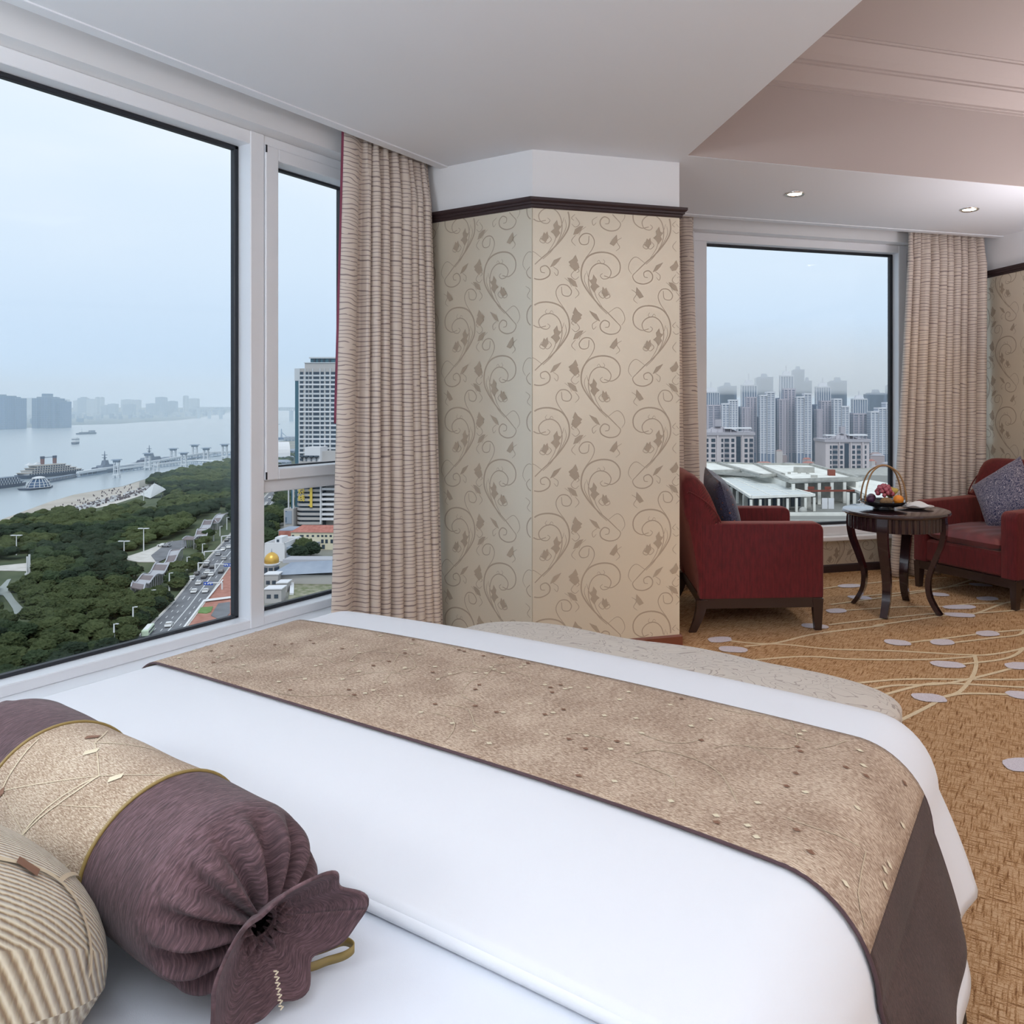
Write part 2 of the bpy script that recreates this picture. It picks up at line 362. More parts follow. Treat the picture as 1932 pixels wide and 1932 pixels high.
# edge strips beside the curtain pockets, pocket lids
es = MB(); es.bx(-2.965, -2.905, -1.0, 3.217, ZC-.006, ZC+.001); es.build('pocket_edge_strip', M['ceil'], CL)
es = MB(); es.bB(0, 3.04, 1.145, 1.20, ZC-.006, ZC+.001); es.build('pocket_edge_strip', M['ceil'], CL)
struct(MB().prism([(-3.42, -1.1), (1.1, -1.1), (4.5, 2.2), a2(3.3, 1.75), a2(-.6, 1.75), (-3.42, 4.3)], 3.3, 3.4).build('ceiling_slab', M['upper']))
lid = MB(); lid.bx(-3.15, -2.965, -1.0, 3.217, 2.86, 2.9); lid.bx(-2.966, -2.94, -1.0, 3.217, ZC+.06, 2.9)
lid.bB(0, 3.04, 1.2, 1.42, 2.86, 2.9); lid.bB(0, 3.04, 1.175, 1.201, ZC+.06, 2.9); lid.build('curtain_pocket', M['upper'], CL)
# ------------------------------------------------------------ wallpaper with its scroll print, rail and baseboard
UPX = .545/530
def motif():
    S = [([(1120, 775), (1165, 730), (1220, 680), (1270, 620), (1300, 560), (1295, 490), (1260, 440), (1200, 420), (1140, 430), (1105, 470), (1108, 520), (1145, 548), (1185, 540)], 9),
         ([(1170, 735), (1215, 690), (1255, 620), (1265, 560), (1250, 505), (1215, 478), (1175, 485), (1150, 515), (1160, 548), (1190, 556), (1205, 540), (1193, 528)], 6),
         ([(1185, 715), (1225, 650), (1240, 600), (1262, 560), (1275, 520)], 4), ([(1200, 700), (1250, 640), (1285, 570), (1280, 530)], 4),
         ([(1120, 775), (1100, 800), (1118, 830), (1160, 838), (1198, 820), (1205, 790), (1185, 768), (1160, 778), (1162, 800), (1180, 804)], 7),
         ([(1165, 730), (1120, 700), (1090, 720), (1078, 760), (1095, 790)], 4), ([(1220, 770), (1245, 790), (1240, 815), (1225, 800)], 4),
         ([(1262, 870), (1268, 910), (1300, 915), (1312, 890), (1290, 862), (1255, 862), (1235, 895), (1245, 935), (1280, 985)], 6),
         ([(1330, 870), (1350, 900), (1330, 925)], 4), ([(1385, 560), (1360, 580), (1350, 605)], 3), ([(1330, 500), (1312, 520), (1325, 532)], 4),
         ([(1190, 455), (1182, 470), (1198, 480), (1212, 462), (1222, 474)], 3), ([(1465, 880), (1450, 900), (1470, 920), (1490, 905)], 4),
         ([(1165, 620), (1155, 645), (1175, 655), (1190, 635), (1182, 615)], 4), ([(1095, 870), (1120, 890), (1105, 920), (1125, 940)], 4),
         ([(1330, 780), (1310, 810), (1330, 830), (1350, 815)], 4)]
    Bl = [[(1240, 535), (1246, 560), (1262, 568), (1248, 585), (1256, 600), (1236, 628), (1222, 606), (1208, 596), (1226, 580), (1222, 560)],
          [(1320, 605), (1330, 575), (1352, 560), (1372, 558), (1362, 575), (1345, 598)], [(1330, 440), (1345, 462), (1366, 478), (1352, 498), (1332, 494), (1318, 470)],
          [(1205, 775), (1224, 738), (1262, 720), (1246, 745), (1228, 765)], [(1300, 760), (1320, 740), (1345, 745), (1352, 770), (1330, 790)],
          [(1120, 855), (1142, 880), (1158, 905), (1136, 915), (1116, 890)], [(1470, 860), (1488, 885), (1504, 900), (1482, 915), (1464, 892)], [(1175, 600), (1192, 620), (1182, 640), (1166, 625)]]
    return S, Bl
MS, MBl = motif()
def paper(name, p0, dirv, length, z0, z1, phase, parent, nrm):
    """thin paper panel along a wall with its raised print; p0 start, dirv along the wall, nrm out of the wall"""
    p0 = Vector(p0); dv = Vector(dirv); nv = Vector(nrm)
    def at(a, z, off): q = p0+dv*a+nv*off; return (q.x, q.y, z)
    m = MB(); m.v = [at(0, z0, 0), at(length, z0, 0), at(length, z1, 0), at(0, z1, 0), at(0, z0, .004), at(length, z0, .004), at(length, z1, .004), at(0, z1, .004)]
    m.f = [(0, 1, 2, 3), (4, 5, 6, 7), (0, 1, 5, 4), (1, 2, 6, 5), (2, 3, 7, 6), (3, 0, 4, 7)]
    o = m.build(name, M['paper'], parent)
    s = MB(); clip = lambda a, b: 0 < a < length and z0 < b < z1
    fn = lambda a, b: Vector(at(a, b, .0052))
    pw, ph = .556, .545
    for i in range(-2, int(length/pw)+3):
        for j in range(-1, int((z1-z0)/ph)+2):
            for hd in (0, 1):
                ox = i*pw+phase+hd*pw/2; oz = z1+.06-j*ph-hd*ph/2; sg = -1 if hd else 1
                T = lambda x, y: (ox+sg*(x-1200)*UPX*1.03, oz-(y-420)*UPX)
                for bi, (L, w_) in enumerate(MS): ribbon(s, [T(*q) for q in L], w_*UPX*.88, (lambda a, b, bi=bi: Vector(at(a, b, .0046+.00006*bi))), clip, n=4)
                for bi, L in enumerate(MBl): blob(s, [T(*q) for q in L], (lambda a, b, bi=bi: Vector(at(a, b, .0058+.00015*bi))), clip)
    so = s.build('scroll_print', M['scroll'], parent); return o
ZB, ZR = .06, 2.318
paper('wallpaper', (-3.15, 3.217), (1, 0), .814, ZB, ZR, .33, PIL, (0, -1))
paper('wallpaper', (-2.336, 3.217), (Q, Q), .80, ZB, ZR, .085, PIL, (Q, -Q))
paper('wallpaper', tuple(B(0, 1.525)[:2]), (Q, Q), 3.04, ZB, .255, .1, WFAR, (Q, -Q))
paper('wallpaper', tuple(B(3.04, -5.2)[:2]), (-Q, Q), 6.7, ZB, ZR, .2, WR, (-Q, -Q))
def rail(pts, prof, name, mt, parent=None, side=1):
    """moulding swept round corners; prof = (out, z)"""
    P = [Vector((*p, 0)) for p in pts]; m = MB(); n = len(prof); dirs = [(P[i+1]-P[i]).normalized() for i in range(len(P)-1)]
    for i, p in enumerate(P):
        d0 = dirs[max(0, i-1)]; d1 = dirs[min(i, len(dirs)-1)]; n0 = Vector((d0.y, -d0.x, 0)); n1 = Vector((d1.y, -d1.x, 0)); b = (n0+n1).normalized(); b = b/b.dot(n0)
        m.v += [(p.x+b.x*a*side, p.y+b.y*a*side, z) for a, z in prof]
    for i in range(len(P)-1):
        for k in range(n): m.f.append((i*n+k, i*n+(k+1) % n, (i+1)*n+(k+1) % n, (i+1)*n+k))
    m.f += [tuple(range(n)), tuple(range(len(P)*n-n, len(P)*n))]
    o = m.build(name, mt, parent); return o
rp_ = [(0, 2.314), (.010, 2.314), (.014, 2.320), (.014, 2.330), (.024, 2.333), (.024, 2.343), (.030, 2.345), (.036, 2.352), (.036, 2.365), (0, 2.365)]
bp_ = [(0, 0), (.014, 0), (.014, .052), (.009, .062), (0, .062)]
crn = [(-3.15, 3.217), (-2.336, 3.217), (-1.770, 3.783), a2(0, 1.5)]
struct(rail(crn, rp_, 'trim_3', M['rail'])); struct(rail(crn, bp_, 'baseboard_left', M['base']))
struct(rail([a2(0, 1.525), a2(3.04, 1.525)], bp_, 'baseboard_far', M['rail']))
rw = [a2(3.04, 1.5), a2(3.04, -5.2)]
struct(rail(rw, rp_, 'trim_4', M['rail'])); struct(rail(rw, bp_, 'baseboard_right', M['rail']))
# ------------------------------------------------------------ windows
def win_bars(name, parts, mapf, label=None):
    root = thing(name, None, None); root['kind'] = 'structure'
    last = None
    for nm, mt, boxes in parts:
        m = MB()
        for b in boxes: mapf(m, *b)
        o_ = m.build(nm, mt, last if nm == 'hinge' and last else root)
        if nm == 'sash': last = o_
    return root
Z0, Z1 = .305, 2.515
def f1(m, y0, y1, z0, z1, x0, x1, bv=.004): m.bx(x0, x1, y0, y1, z0, z1, bevel=bv)
FX = -3.25
w1 = win_bars('window_1', [
    ('frame_bar', M['frame'], [(-1.1, 3.2, Z1, 2.577, FX-.13, FX)]), ('frame_bar', M['frame'], [(-1.1, 3.2, .262, Z0, FX-.13, FX)]),
    ('mullion', M['frame'], [(2.262, 2.335, .262, 2.577, FX-.13, FX+.004)]),
    ('frame_bar', M['frame'], [(2.92, 3.0, Z0, Z1, FX-.13, FX)]), ('transom', M['frame'], [(2.33, 2.95, .885, .955, FX-.12, FX-.012)]),
    ('sash', M['frame'], [(2.336, 2.405, .945, 2.53, FX-.11, FX+.012), (2.86, 2.915, .945, 2.53, FX-.11, FX+.012), (2.405, 2.86, .945, .997, FX-.11, FX+.0115), (2.405, 2.86, 2.47, 2.53, FX-.11, FX+.0115)]),
    ('hinge', M['gasket'], [(2.3365, 2.343, .95, .985, FX+.006, FX+.0135, 0)]), ('hinge', M['gasket'], [(2.3365, 2.343, 2.495, 2.53, FX+.006, FX+.0135, 0)]),
    ('gasket', M['gasket'], [(-1.1, 2.262, Z1-.020, Z1+.001, GX-.02, GX+.012), (-1.1, 2.262, Z0-.001, Z0+.014, GX-.02, GX+.012), (2.240, 2.263, Z0, Z1, GX-.02, GX+.012),
        (2.404, 2.412, .99, 2.475, GX-.02, GX+.008), (2.40, 2.87, 2.458, 2.471, GX-.02, GX+.012), (2.40, 2.87, .996, 1.004, GX-.02, GX+.010), (2.848, 2.861, .99, 2.475, GX-.02, GX+.012), (2.33, 2.93, .304, .322, GX-.02, GX+.012)]),
    ('glass_pane', M['glass'], [(-1.1, 2.25, Z0, Z1, GX-.006, GX, 0)]), ('glass_pane', M['glass'], [(2.40, 2.86, .99, 2.475, GX-.006, GX, 0)]), ('glass_pane', M['glass'], [(2.33, 2.925, Z0, .89, GX-.006, GX, 0)])], f1)
def f2(m, a0, a1, z0, z1, b0, b1, bv=.004): m.bB(a0, a1, b0, b1, z0, z1, bevel=bv)
FB = 1.50; GB = 1.585; ZL = .375
w2 = win_bars('window_2', [
    ('frame_bar', M['frame'], [(.58, 3.0, Z1, 2.577, FB, FB+.13)]), ('frame_bar', M['frame'], [(.58, 3.0, .292, ZL-.012, FB, FB+.13)]),
    ('frame_bar', M['frame'], [(.60, .715, ZL-.012, Z1, FB, FB+.13)]), ('mullion', M['frame'], [(2.350, 2.43, .30, 2.577, FB-.004, FB+.13)]),
    ('sash', M['frame'], [(2.44, 2.50, .95, 2.53, FB-.012, FB+.1), (2.90, 2.96, .95, 2.53, FB-.012, FB+.1), (2.50, 2.90, .95, 1.0, FB-.011, FB+.1), (2.50, 2.90, 2.47, 2.53, FB-.011, FB+.1)]),
    ('hinge', M['gasket'], [(2.432, 2.442, 2.40, 2.46, FB-.014, FB+.02)]), ('transom', M['frame'], [(2.43, 2.98, .885, .955, FB, FB+.12)]),
    ('gasket', M['gasket'], [(.71, 2.35, Z1-.018, Z1+.001, GB-.012, GB+.02), (.71, 2.35, ZL-.012, ZL+.010, GB-.012, GB+.02), (2.322, 2.351, ZL, Z1, GB-.012, GB+.02), (.714, .722, ZL, Z1, GB-.01, GB+.02)]),
    ('glass_pane', M['glass'], [(.71, 2.35, ZL, Z1, GB, GB+.006, 0)]), ('glass_pane', M['glass'], [(2.49, 2.91, .99, 2.48, GB, GB+.006, 0)]), ('glass_pane', M['glass'], [(2.42, 2.98, .30, .89, GB, GB+.006, 0)])], f2)
# ------------------------------------------------------------ curtains
def curtain(name, label, t0, t1, b0, b1, ztop, folds, flat=0.0, flatside=0, seed=1, amp=.045, nrm=(1, 0), lining=None):
    """hangs from the line t0-t1 at the ceiling to b0-b1 at the floor; pleats gather towards the top"""
    rr = random.Random(seed); t0, t1, b0, b1 = [Vector(p) for p in (t0, t1, b0, b1)]; N = Vector(nrm)
    ph = [rr.uniform(-.7, .7) for _ in range(folds+3)]; am = [rr.uniform(.55, 1.15) for _ in range(folds+3)]
    NU = folds*12+10
    def S(u, v):                              # u along, v 0 bottom .. 1 top
        if flat and flatside == 0: s = 0 if u < flat else (u-flat)/(1-flat)
        else: s = u
        x = s*folds; i = int(min(x, folds-1e-6)); f = x-i
        bl = f*f*(3-2*f); a_ = am[i]*(1-bl)+am[i+1]*bl; p_ = ph[i]*(1-bl)+ph[i+1]*bl
        g = math.sin(2*math.pi*x+p_*(.6+.4*v)+.5*math.sin(1.3*v+i))*a_
        if flat and u < flat*1.25:
            k = max(0, min(1, (u-flat*.8)/(flat*.45))); g = g*k+(1-k)*(.55*math.sin(u/flat*math.pi*1.1+.4)-.2)
        top = max(0, (v-.90)/.10); 
        A = amp*(1-.55*top)*(.85+.15*math.sin(3*v+u*5))
        g = math.copysign(abs(g)**.75, g)
        g2 = .35*top*math.sin(2*math.pi*x*2.6+i)
        L = t0.lerp(t1, u)*v+b0.lerp(b1, u)*(1-v)
        d = (t1-t0).normalized(); sh = -.018*math.cos(2*math.pi*x+p_)*a_*(1-top*.5)
        if flat and u < flat*1.1: sh = 0
        q = L+N*(A*(g+g2))+d*sh
        return Vector((q.x, q.y, .012+(ztop-.012)*v))
    m = MB(); m.grid(S, NU, 40)
    # cloth length along the pleats for the woven lines
    rl = (t1-t0).length*2.0; m.uv = [(a*rl, b*(ztop)) for a, b in m.uv]
    root = m.build(name, M['curtain'], None, smooth=True, solid=.003); tag(root, label, 'curtain')
    if lining:
        l = MB(); l.grid(lambda a, b: S(0, b)+Vector((lining[0]*a, lining[1]*a, 0)), 2, 40, v0=.45); l.build('lining', M['lining'], root, smooth=True, solid=.002)
    h = MB(); a, b = S(0, 1), S(1, 1); h.tube([(t0.x, t0.y, ztop+.006), (t1.x, t1.y, ztop+.006)], .008, 6); h.build('curtain_track', M['frame'], root)
    return root
curtain('curtain', 'striped beige satin curtain hanging beside the tall river window, left of the papered corner', (-3.055, 2.635), (-3.045, 3.19), (-3.0, 2.50), (-2.90, 3.16), 2.68, 8, flat=.24, seed=4, amp=.072, nrm=(1, 0), lining=(-.016, -.002))
q = lambda a, b: tuple(B(a, b)[:2])
curtain('curtain', 'narrow strip of striped curtain between the papered corner and the far window', q(.06, 1.28), q(.54, 1.28), q(.04, 1.27), q(.62, 1.27), 2.68, 5, seed=7, amp=.035, nrm=(Q, -Q))
curtain('curtain', 'wide striped beige curtain right of the far window, behind the cushioned red armchair', q(2.30, 1.30), q(3.00, 1.30), q(2.12, 1.26), q(2.99, 1.26), 2.68, 10, flat=.0, seed=12, amp=.072, nrm=(Q, -Q))
# ------------------------------------------------------------ recessed spotlights
M['bulb'] = mat('lamp_glow', (1, .9, .75), emit=(1, .86, .62), estr=14); M['chrome'] = mat('chrome', (.8, .78, .75), .2, metal=1)
for a, b, lab in ((.90, .507, 'left recessed spotlight in the soffit, nearer the papered corner'), (2.21, .531, 'right recessed spotlight in the soffit, nearer the right-hand curtain')):
    c = B(a, b, ZC); t = thing('ceiling_spotlight', lab, 'spotlight', c)
    MB().lathe([(.062, .002), (.062, -.004), (.056, -.008), (.047, -.006), (.043, .002)], 32, cap=False).build('ring', M['chrome'], t, smooth=True)
    MB().lathe([(.043, -.001), (.03, -.004), (.001, -.006)], 24).build('lens', M['bulb'], t, smooth=True)
    s = spot('spotlight_lamp', c+Vector((0, 0, -.03)), 16, (1, .80, .55), ang=110)
# ------------------------------------------------------------ fabrics
def m_linen(name, c):
    m = mat(name, c, .85, sheen=.1); n = NT(m); f = n.noise(n.co(scale=(3, 1.2, 1)), 1.6, 3, .5); g = n.noise(n.co(), 900, 1)
    n.bump(n.math('ADD', n.math('MULTIPLY', f, 3.0), n.math('MULTIPLY', g, .05)), .22, .012); return m
M['white'] = m_linen('white_cotton', (.73, .745, .78)); M['sheet'] = m_linen('sheet_cotton', (.68, .71, .77))
def m_chenille(name, c1, c2, c3, sx=(600, 70, 1), bump=.5, coord='UV'):
    m = mat(name, c1, .85, sheen=.08); n = NT(m)
    f = n.noise(n.co(coord, scale=sx), 1.0, 3, .6, .6); g = n.noise(n.co(coord, scale=(7, 7, 7)), 1.0, 4)
    x = n.math('ADD', f, n.math('MULTIPLY', n.math('SUBTRACT', g, .5), .35))
    n.color(n.ramp(x, (.36, c1), (.52, c2), (.66, c3))); n.bump(f, bump, .004); return m
M['runner'] = m_chenille('runner_chenille', (.22, .135, .085), (.42, .30, .21), (.60, .48, .36), sx=(110, 420, 1))
M['plum'] = m_chenille('plum_chenille', (.045, .022, .026), (.085, .043, .048), (.145, .080, .090), sx=(60, 420, 1), bump=.35)
M['plum2'] = m_chenille('plum_brown_cloth', (.030, .016, .014), (.052, .028, .024), (.080, .045, .038), sx=(110, 500, 1), bump=.3)
M['band'] = m_chenille('band_chenille', (.23, .14, .085), (.43, .32, .22), (.64, .54, .42), sx=(900, 130, 1), bump=.5)
M['thread'] = mat('pale_thread', (.60, .50, .35), .7); M['thread2'] = mat('runner_thread', (.50, .40, .28), .7); M['diamond'] = mat('brown_diamond', (.20, .10, .06), .8); M['diamond2'] = mat('cream_diamond', (.66, .58, .42), .8)
M['cord'] = mat('gold_ribbon', (.26, .18, .055), .45); M['darkcloth'] = mat('bed_skirt_cloth', (.03, .018, .010), .8)
# ------------------------------------------------------------ the bed
XL, XR, YF, RB = -2.10, -.37, 1.80, .15; ZB0 = .60
stuff_ = 0
BED = thing('bed', 'big double bed with dark skirted base under the white duvet, beside the river window', 'bed', (0, 0, 0))
MB().bx(-2.17, -.20, -.85, 1.76, .10, .30, bevel=.02).build('base', M['darkcloth'], BED)
MB().bx(-2.19, -.28, -.85, 1.78, .30, .545, bevel=.05).build('mattress', M['sheet'], BED)
for x, y in ((-2.05, 1.65), (-.3, 1.65), (-2.05, -.6), (-.3, -.6)): MB().lathe([(.03, 0), (.04, .10)], 12, c=(x, y, 0)).build('leg', M['darkwood'], BED)
sk = MB()
def skirt(a, b):
    P = [(-2.19, -.8), (-2.19, 1.775), (-.185, 1.775), (-.185, -.8)]; L = [2.575, 2.005, 2.575]; s = a*sum(L); i = 0
    while i < 2 and s > L[i]: s -= L[i]; i += 1
    t = s/L[i]; x = P[i][0]*(1-t)+P[i+1][0]*t; y = P[i][1]*(1-t)+P[i+1][1]*t; w_ = .006*math.sin(a*260)*(1-b)
    n_ = [(-1, 0), (0, 1), (1, 0)][i]; return (x+n_[0]*(w_+.03*(1-b)), y+n_[1]*(w_+.03*(1-b)), .012+b*.30)
sk.grid(skirt, 300, 5); sk.build('skirt', M['darkcloth'], BED, smooth=True, solid=.003)
MB().bx(-2.4, .1, -.985, -.90, 0, 1.15, bevel=.02).build('headboard', M['plum2'], BED)
def drape(s, t, off=0, hem=True, puff=.014):
    """cloth point for unfolded coordinates: flat top, rolled edges, hanging sides that flare a little"""
    dx = s-XR if s > XR else (s-XL if s < XL else 0); dy = t-YF if t > YF else 0
    r = math.hypot(dx, dy); bx_ = min(max(s, XL), XR); by_ = min(t, YF)
    k = (bx_-(XL+XR)/2)/((XR-XL)/2); z = ZB0+puff*(1-abs(k)**3)+.0035*math.sin(3.1*bx_+1.7*by_)*math.sin(2.3*by_-1.1*bx_)
    if r < 1e-9: return Vector((bx_, by_, z+off))
    ux, uy = dx/r, dy/r; Rr = RB+off; ang = min(r/RB, math.pi/2); out = Rr*math.sin(ang); dz = -Rr*(1-math.cos(ang))
    if r > RB*math.pi/2:
        ex = r-RB*math.pi/2; al = by_ if abs(ux) > abs(uy) else bx_
        wv = .016*math.sin(al*9+2.0)+.010*math.sin(al*21+.6)
        out += ex*(.46 if abs(ux) > .5 else .15)*(1-.25*ex/.3)+wv*min(1, ex/.2)+off*.2; dz -= ex*.94
    return Vector((bx_+ux*out, by_+uy*out, z+off+dz))
def hems(xr_len, xl_len, yf_len, t0):
    s0, s1 = XL-xl_len, XR+xr_len; t1 = YF+yf_len
    return lambda a, b: (s0+(s1-s0)*a, t0+(t1-t0)*b)
hm = hems(.445, .44, .36, .765); m = MB()
def corner(s, t, off, f=.80):              # round off the duvet's corners
    dx = max(0, s-XR, XL-s); dy = max(0, t-YF); r = math.hypot(dx, dy)
    if dx > 0 and dy > 0:
        lim = .46; 
        if r > lim: g = lim/r; s = (XR+dx*g) if s > XR else (XL-dx*g); t = YF+dy*g
    return s, t
m.grid(lambda a, b: drape(*corner(*hm(a, b), 0)), 120, 70); m.uv = [(hm(a, b)) for a, b in m.uv]
DV = tag(m.build('duvet', M['white'], None, smooth=True, solid=.02, off=-1), 'white duvet spread over the foot half of the bed', 'duvet')
# rolled head edge of the duvet
m = MB(); m.tube([tuple(drape(XL-.30+(XR-XL+.6)*i/60, .768)+Vector((0, 0, -.010))) for i in range(61)], .010, 8); m.build('edge_roll', M['white'], DV, smooth=True)
sh = MB(); sh.grid(lambda a, b: drape(XL-.42+(XR-XL+.80)*a, -.8+1.62*b, -.022), 80, 30)
tag(sh.build('bed_sheet', M['sheet'], None, smooth=True, solid=.006, off=-1), 'smooth white bed sheet under the bolster and cushion at the near end of the bed', 'sheet')
# ------------------------------------------------------------ bed runner
RO = .010
def run_t(s, b):                                # the strip lies a little askew
    a = (s-XL)/(XR-XL); n0 = 1.195-.075*a-.012*math.sin(a*5); f0 = 1.655-.01*a; return n0+(f0-n0)*b
sL, sS, sE = XL-.40, XR+.165, XR+.395
def RS(s, b, off=0): return drape(s, run_t(s, b), RO+off)
m = MB(); m.grid(lambda a, b: RS(sL+(sS-sL)*a, b), 130, 30); m.uv = [(sL+(sS-sL)*a, .5*b) for a, b in m.uv]
RN = tag(m.build('bed_runner', M['runner'], None, smooth=True, solid=.006, off=-1), 'beige woven runner with plum end laid across the white duvet', 'bed runner')
m = MB(); m.grid(lambda a, b: RS(sS+(sE-sS)*a, b, -.001), 40, 30); m.uv = [(sS+(sE-sS)*a, .5*b) for a, b in m.uv]
m.build('plum_end', M['plum2'], RN, smooth=True, solid=.006, off=-1)['label'] = 'plain dark plum end panel'
for bb in (0, 1):
    m = MB(); m.tube([tuple(RS(sL+(sE-sL)*i/160, bb, -.003)) for i in range(161)], .0032, 6); m.build('piping', M['plum'], RN, smooth=True)
# woven thread lines and little diamonds
rr = random.Random(11); th = MB(); RSF = lambda x, y: RS(x, y/.5, .0016)
clip = lambda x, y: sL < x < sS and .004 < y < .496
for k in range(46):
    x, y = rr.uniform(sL, sS), rr.uniform(.02, .48); an = rr.choice((0, .9, 1.9, 2.7))+rr.uniform(-.3, .3); pts = [(x, y)]
    for i in range(rr.randint(2, 4)):
        l = rr.uniform(.03, .10); x += l*math.cos(an); y += l*math.sin(an); pts.append((x, y)); an += rr.choice((-.8, .8, .5, -.5))
    ribbon(th, pts, .0020, RSF, clip, n=2, taper=False)
stuff(th.build('thread_pattern', M['thread2'], RN))
for nm, mt, cnt in (('brown_diamond_pattern', M['diamond'], 60), ('cream_diamond_pattern', M['diamond2'], 95)):
    dm = MB()
    for k in range(cnt):
        x, y = rr.uniform(sL, sS), rr.uniform(.02, .48); s_ = .0075
        blob(dm, [(x-s_, y), (x, y-s_*.7), (x+s_, y), (x, y+s_*.7)], lambda a, b: RS(a, b/.5, .0022), clip)
    stuff(dm.build(nm, mt, RN))
# ------------------------------------------------------------ bolster
BO = thing('bolster', 'long plum bolster with beige middle band and gathered end lying on the bed', 'bolster', (-.86, .590, .60+.098), rz=R(-3.5))
rB = .100                                         # local axis: -x away from the gathered near end
def ring_surface(x0, x1, nx, fn, uvk=1, n=72):
    m = MB(); m.grid(lambda a, b: fn(x0+(x1-x0)*b, a*2*math.pi), n, nx); m.uv = [(a*.63*uvk, (x0+(x1-x0)*b)*uvk) for a, b in m.uv]; return m
def bod(x, a): 
    sag = .94 if math.sin(a) < 0 else 1
    r = rB*(1+.012*math.sin(3*a+x*9)+.008*math.sin(x*31+a)); return Vector((x, r*1.03*math.cos(a), max(-.098, r*math.sin(a)*sag)))
def plum_end(sgn, x0):                            # the gathered end: shoulder, pleats, knot
    def f(t, a):
        ph = t*math.pi/2*1.02; r = rB*math.cos(min(ph, math.pi/2))**.8 if t < 1 else 0
        r = max(r, .016); pl = max(0, min(1, (t-.15)/.4)); 
        r2 = r*(1+pl*.13*math.sin(13*a+.7*math.sin(2*a))+.05*pl*math.sin(29*a+1)); x = x0+sgn*(.085*math.sin(min(ph, math.pi/2))**.9+.012*pl*math.sin(13*a+.7*math.sin(2*a)))
        dz = -.015*t
        q_ = bod(x0, a); s_ = r2/rB; k_ = min(1, t*4); return Vector((x, q_.y*s_, max(-.098, q_.z*s_+dz)))
    return f
X1 = -.045; XA, XB_, XC = -.180, -.500, -.68
ring_surface(X1, XA, 14, bod).build('plum_sleeve', M['plum'], BO, smooth=True)
ring_surface(XA, XB_, 16, lambda x, a: bod(x, a)*1.0).build('beige_band', M['band'], BO, smooth=True)['label'] = 'beige band with thread lines and small diamonds'
ring_surface(XB_, XC, 12, bod).build('plum_sleeve', M['plum'], BO, smooth=True)
for x in (XA, XB_): MB().tube([tuple(bod(x, a*2*math.pi/60)+Vector((0, math.cos(a*2*math.pi/60), math.sin(a*2*math.pi/60)))*.0012) for a in range(61)], .0026, 6).build('gold_piping', M['cord'], BO, smooth=True)
for sg, x0 in ((1, X1), (-1, XC)):
    f = plum_end(sg, x0); m = MB(); m.grid(lambda a, b: f(b, a*2*math.pi), 156, 26); m.uv = [(a*.63, b*.12) for a, b in m.uv]
    m.build('gathered_end', M['plum'], BO, smooth=True)
    def ruf(t, a, sg=sg, x0=x0):                  # the open ruffle beyond the knot
        k = t**.85; r = .014+.066*k; wv = (.013*math.sin(2*a+.9)+.008*math.sin(5*a+2)+.004*math.sin(9*a))*k
        x = x0+sg*(.082+.052*t+wv*.8); y = (r+wv*.9)*math.cos(a)*1.05; z = -.016+(r*.88+wv)*math.sin(a)-.014*k
        return Vector((x, y, max(-.094, z)))
    m = MB(); m.grid(lambda a, b: ruf(b, a*2*math.pi), 110, 16); m.uv = [(a*.5, b*.12) for a, b in m.uv]
    _r = m.build('ruffle', M['plum'], BO, smooth=True, solid=.004); RUF = _r if sg > 0 else RUF
    kx = x0+sg*.083; MB().tube([(kx, .018*math.cos(i*math.pi/12), -.016+.018*math.sin(i*math.pi/12)) for i in range(25)], .0035, 6).build('tie', M['plum'], BO, smooth=True)
# ribbon loop under the ruffle
kx = X1+.10
lp = catmull([(kx-.02, .02, -.06), (kx, .045, -.088), (kx+.012, .07, -.091), (kx+.028, .084, -.086), (kx+.032, .094, -.080), (kx+.014, .092, -.078), (kx, .07, -.080), (kx-.015, .03, -.075)], 6)
m = MB()
for i, p in enumerate(lp): m.v += [tuple(p+Vector((0, 0, -.005))), tuple(p+Vector((0, 0, .006)))]
m.f = [(2*i, 2*i+1, 2*i+3, 2*i+2) for i in range(len(lp)-1)]; m.build('ribbon_loop', M['cord'], BO, smooth=True, solid=.0015)
m = MB()
for i in range(14): m.box((X1+.128+.0008*i, -.012+.0016*(i % 2), -.046-.0030*i), (.0014, .0042, .0012), rot=Matrix.Rotation(.5*(1 if i % 2 else -1), 3, 'X'))
stuff(m.build('stitched_seam', M['diamond2'], RUF))
# band pattern: (x along, angle) lines
bf = lambda x, y: (lambda p, a: p+Vector((0, math.cos(a), math.sin(a)))*.0010)(bod(x, y), y)
bt = MB()
U = lambda u, v: (-.180-.320*u, R(v))            # u 0 near seam .. 1 far seam, v angle
NODE = {'a': (.32, 112), 'b': (.40, 140), 'c': (.86, 152), 'd': (.02, 88), 'e': (.55, 168), 'f': (.33, 196), 'g': (.12, 128), 'h': (.62, 92), 'i': (.78, 70), 'j': (.40, 60), 'k': (.10, 165), 'l': (.7, 205), 'm': (.95, 110)}
for L in ('ab', 'ac', 'ad', 'aeb', 'ce', 'ef', 'fk', 'bg', 'ah', 'hi', 'hj', 'el', 'cm', 'fl'):
    ribbon(bt, [U(*NODE[k]) for k in L] if len(L) > 2 else [U(*NODE[L[0]]), ((U(*NODE[L[0]])[0]+U(*NODE[L[1]])[0])/2+.004, (U(*NODE[L[0]])[1]+U(*NODE[L[1]])[1])/2), U(*NODE[L[1]])], .0032, lambda x, y: bf(x, y*1.0), None, n=6, taper=False)
stuff(bt.build('thread_pattern', M['thread'], BO))
